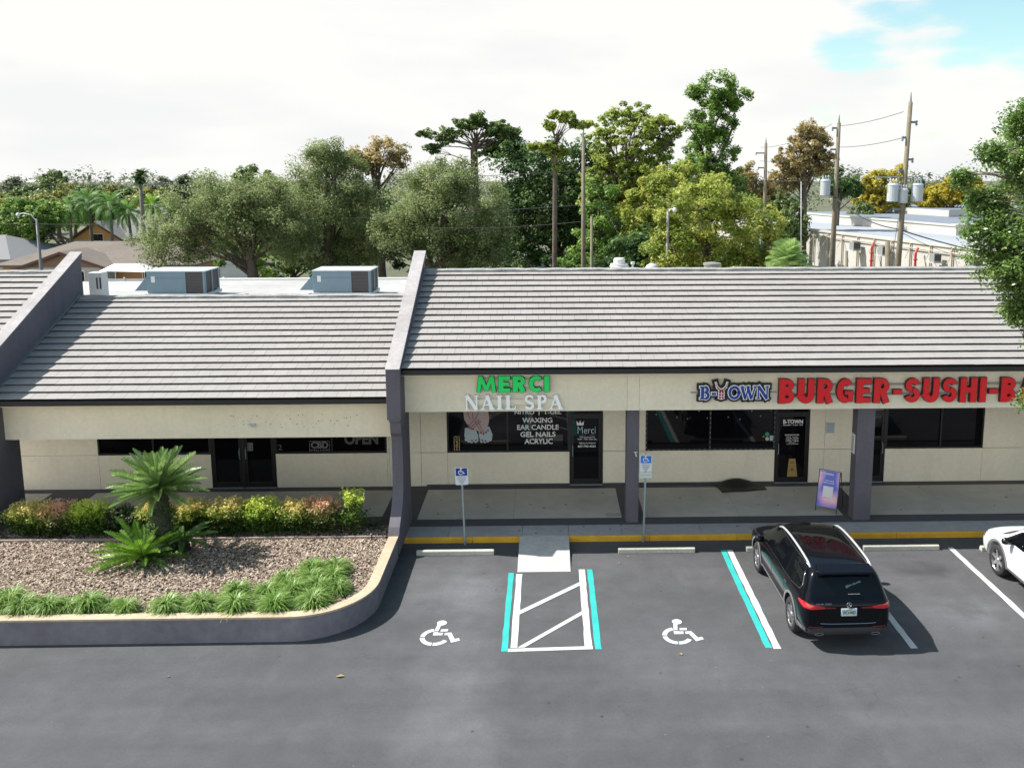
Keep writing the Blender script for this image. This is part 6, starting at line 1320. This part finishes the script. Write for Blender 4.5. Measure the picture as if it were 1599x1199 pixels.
# palms
def palm(name, base, ht, Lf, nf, m, seed, label, tr=.16, elmin=-50, elmax=75, wl=.16, nlf=26, lw=.03, cat='palm tree', droop=.55, group=None):
    rng = np.random.default_rng(seed); rr = random.Random(seed); root = empty(name, base, 0, label, cat, group)
    if ht > .6: MB().tube([(0, 0, 0), (rr.uniform(-.1, .1), 0, ht*.5), (0, 0, ht)], [tr*1.3, tr, tr*.8], 8).build('trunk', mat('palm_trunk', (.16, .14, .12), .9, var=[(4, .2)]), root, smooth=True)
    pr_ = [frond_mesh('frond', Lf, .35, droop*rr.uniform(.8, 1.2), nlf, Lf*wl, m, rng, vshape=-.15, lw=lw, rach=.02) for i in range(4)]
    for i in range(nf):
        o = bpy.data.objects.new('frond', pr_[i % 4]); C.objects.link(o); o.parent = root; a = i*2.39996; f = (i+.5)/nf; el_ = R(elmax-(elmax-elmin)*f)-R(15)
        o.location = (0, 0, ht); o.rotation_mode = 'QUATERNION'; o.rotation_quaternion = Quaternion((0, 0, 1), a) @ Quaternion((0, 1, 0), -el_) @ Quaternion((1, 0, 0), rr.uniform(-.4, .4)); s_ = rr.uniform(.8, 1.1); o.scale = (s_, s_, s_)
    return root
for i, (px, row, Y, Lf, m, lb) in enumerate(((108, 322, 90, 2.6, PALML, 'leftmost drooping palm in front of the orange house'), (138, 312, 92, 2.9, PALML, 'tallest drooping palm of the group over the orange house'), (172, 318, 90, 2.8, PALML, 'dark drooping palm right of the tallest of the group'), (200, 328, 92, 2.4, PALML, 'palm with pale trunk in the middle of the palm group'), (238, 318, 93, 2.6, SAGY, 'bright yellow green palm at the right of the palm group'), (268, 330, 94, 2.2, PALML, 'rightmost palm of the group, nearly touching the first oak'))):
    p = at(px, row, Y); palm('feather_palm', (p.x, Y, 0), p.z-.2, Lf, 26, m, 100+i, lb, group='palms beyond the brown house')
p = at(218, 274, 90); palm('tall_thin_palm', (p.x, 90, 0), p.z-.1, .95, 34, DARKL, 120, 'single tall thin palm standing above the left skyline', tr=.2, elmin=-85, elmax=85, wl=.4, nlf=14, lw=.05, droop=.2)
p = at(1240, 410, 36.9); palm('fan_palm', (p.x, 37.8, 0), p.z-.1, 1.1, 44, leafmat('pale_fan_leaf', (.10, .18, .05), (.24, .38, .11), (.44, .58, .22), .5), 121, 'light green spiky fan palm just behind the right roof', tr=.2, elmin=-10, elmax=85, wl=.45, nlf=18, lw=.014, droop=.15)
# near tree on the right
tree('live_oak', (10.6, 14.2, 0), [(-3.1, 0, 10.25, .3, .5, .3), (-3.1, 0, 9.6, .40, .6, .45), (-2.95, 0, 7.3, .25, .4, .4), (-2.62, 0, 6.8, .16, .3, .25), (-2.6, 0, 5.7, .13, .25, .25), (-3.45, 0, 8.6, .5, .5, .3), (1.3, .6, 9.2, 2.0, 2.0, 1.9), (.6, -.8, 10.4, 1.7, 1.6, 1.0), (-2.5, 0, 10.0, .75, 1.3, .85), (-2.0, 0, 10.9, .8, 1.2, .6), (-2.6, 0, 9.2, .75, 1.3, .7), (-3.35, 0, 8.45, .62, .7, .42), (-3.3, 0, 8.0, .6, .7, .4), (-2.8, 0, 8.05, .7, 1, .6), (-2.5, 0, 7.3, .42, .8, .5), (-2.0, 0, 6.7, .35, .6, .4), (-4.05, 0, 9.35, .16, .2, .10), (-3.55, .1, 8.95, .34, .3, .24), (-1.9, 0, 6.0, .25, .4, .35), (-3.6, 0, 9.75, .2, .2, .1), (-.9, 0, 8.6, 1.9, 1.9, 2.3)],
     1650, 60, .032, .19, leafmat('near_oak_leaf', (.07, .14, .035), (.15, .26, .06), (.32, .42, .13), .48, .35, .5), 'near live oak whose leafy branches hang in from the right frame edge', trunk=(.24,), seed=33, nlimb=90, shell=.15, fork=.7, bark=mat('pale_bark', (.26, .22, .18), .9, var=[(8, .2)]), lt=.13, wp_=.3)
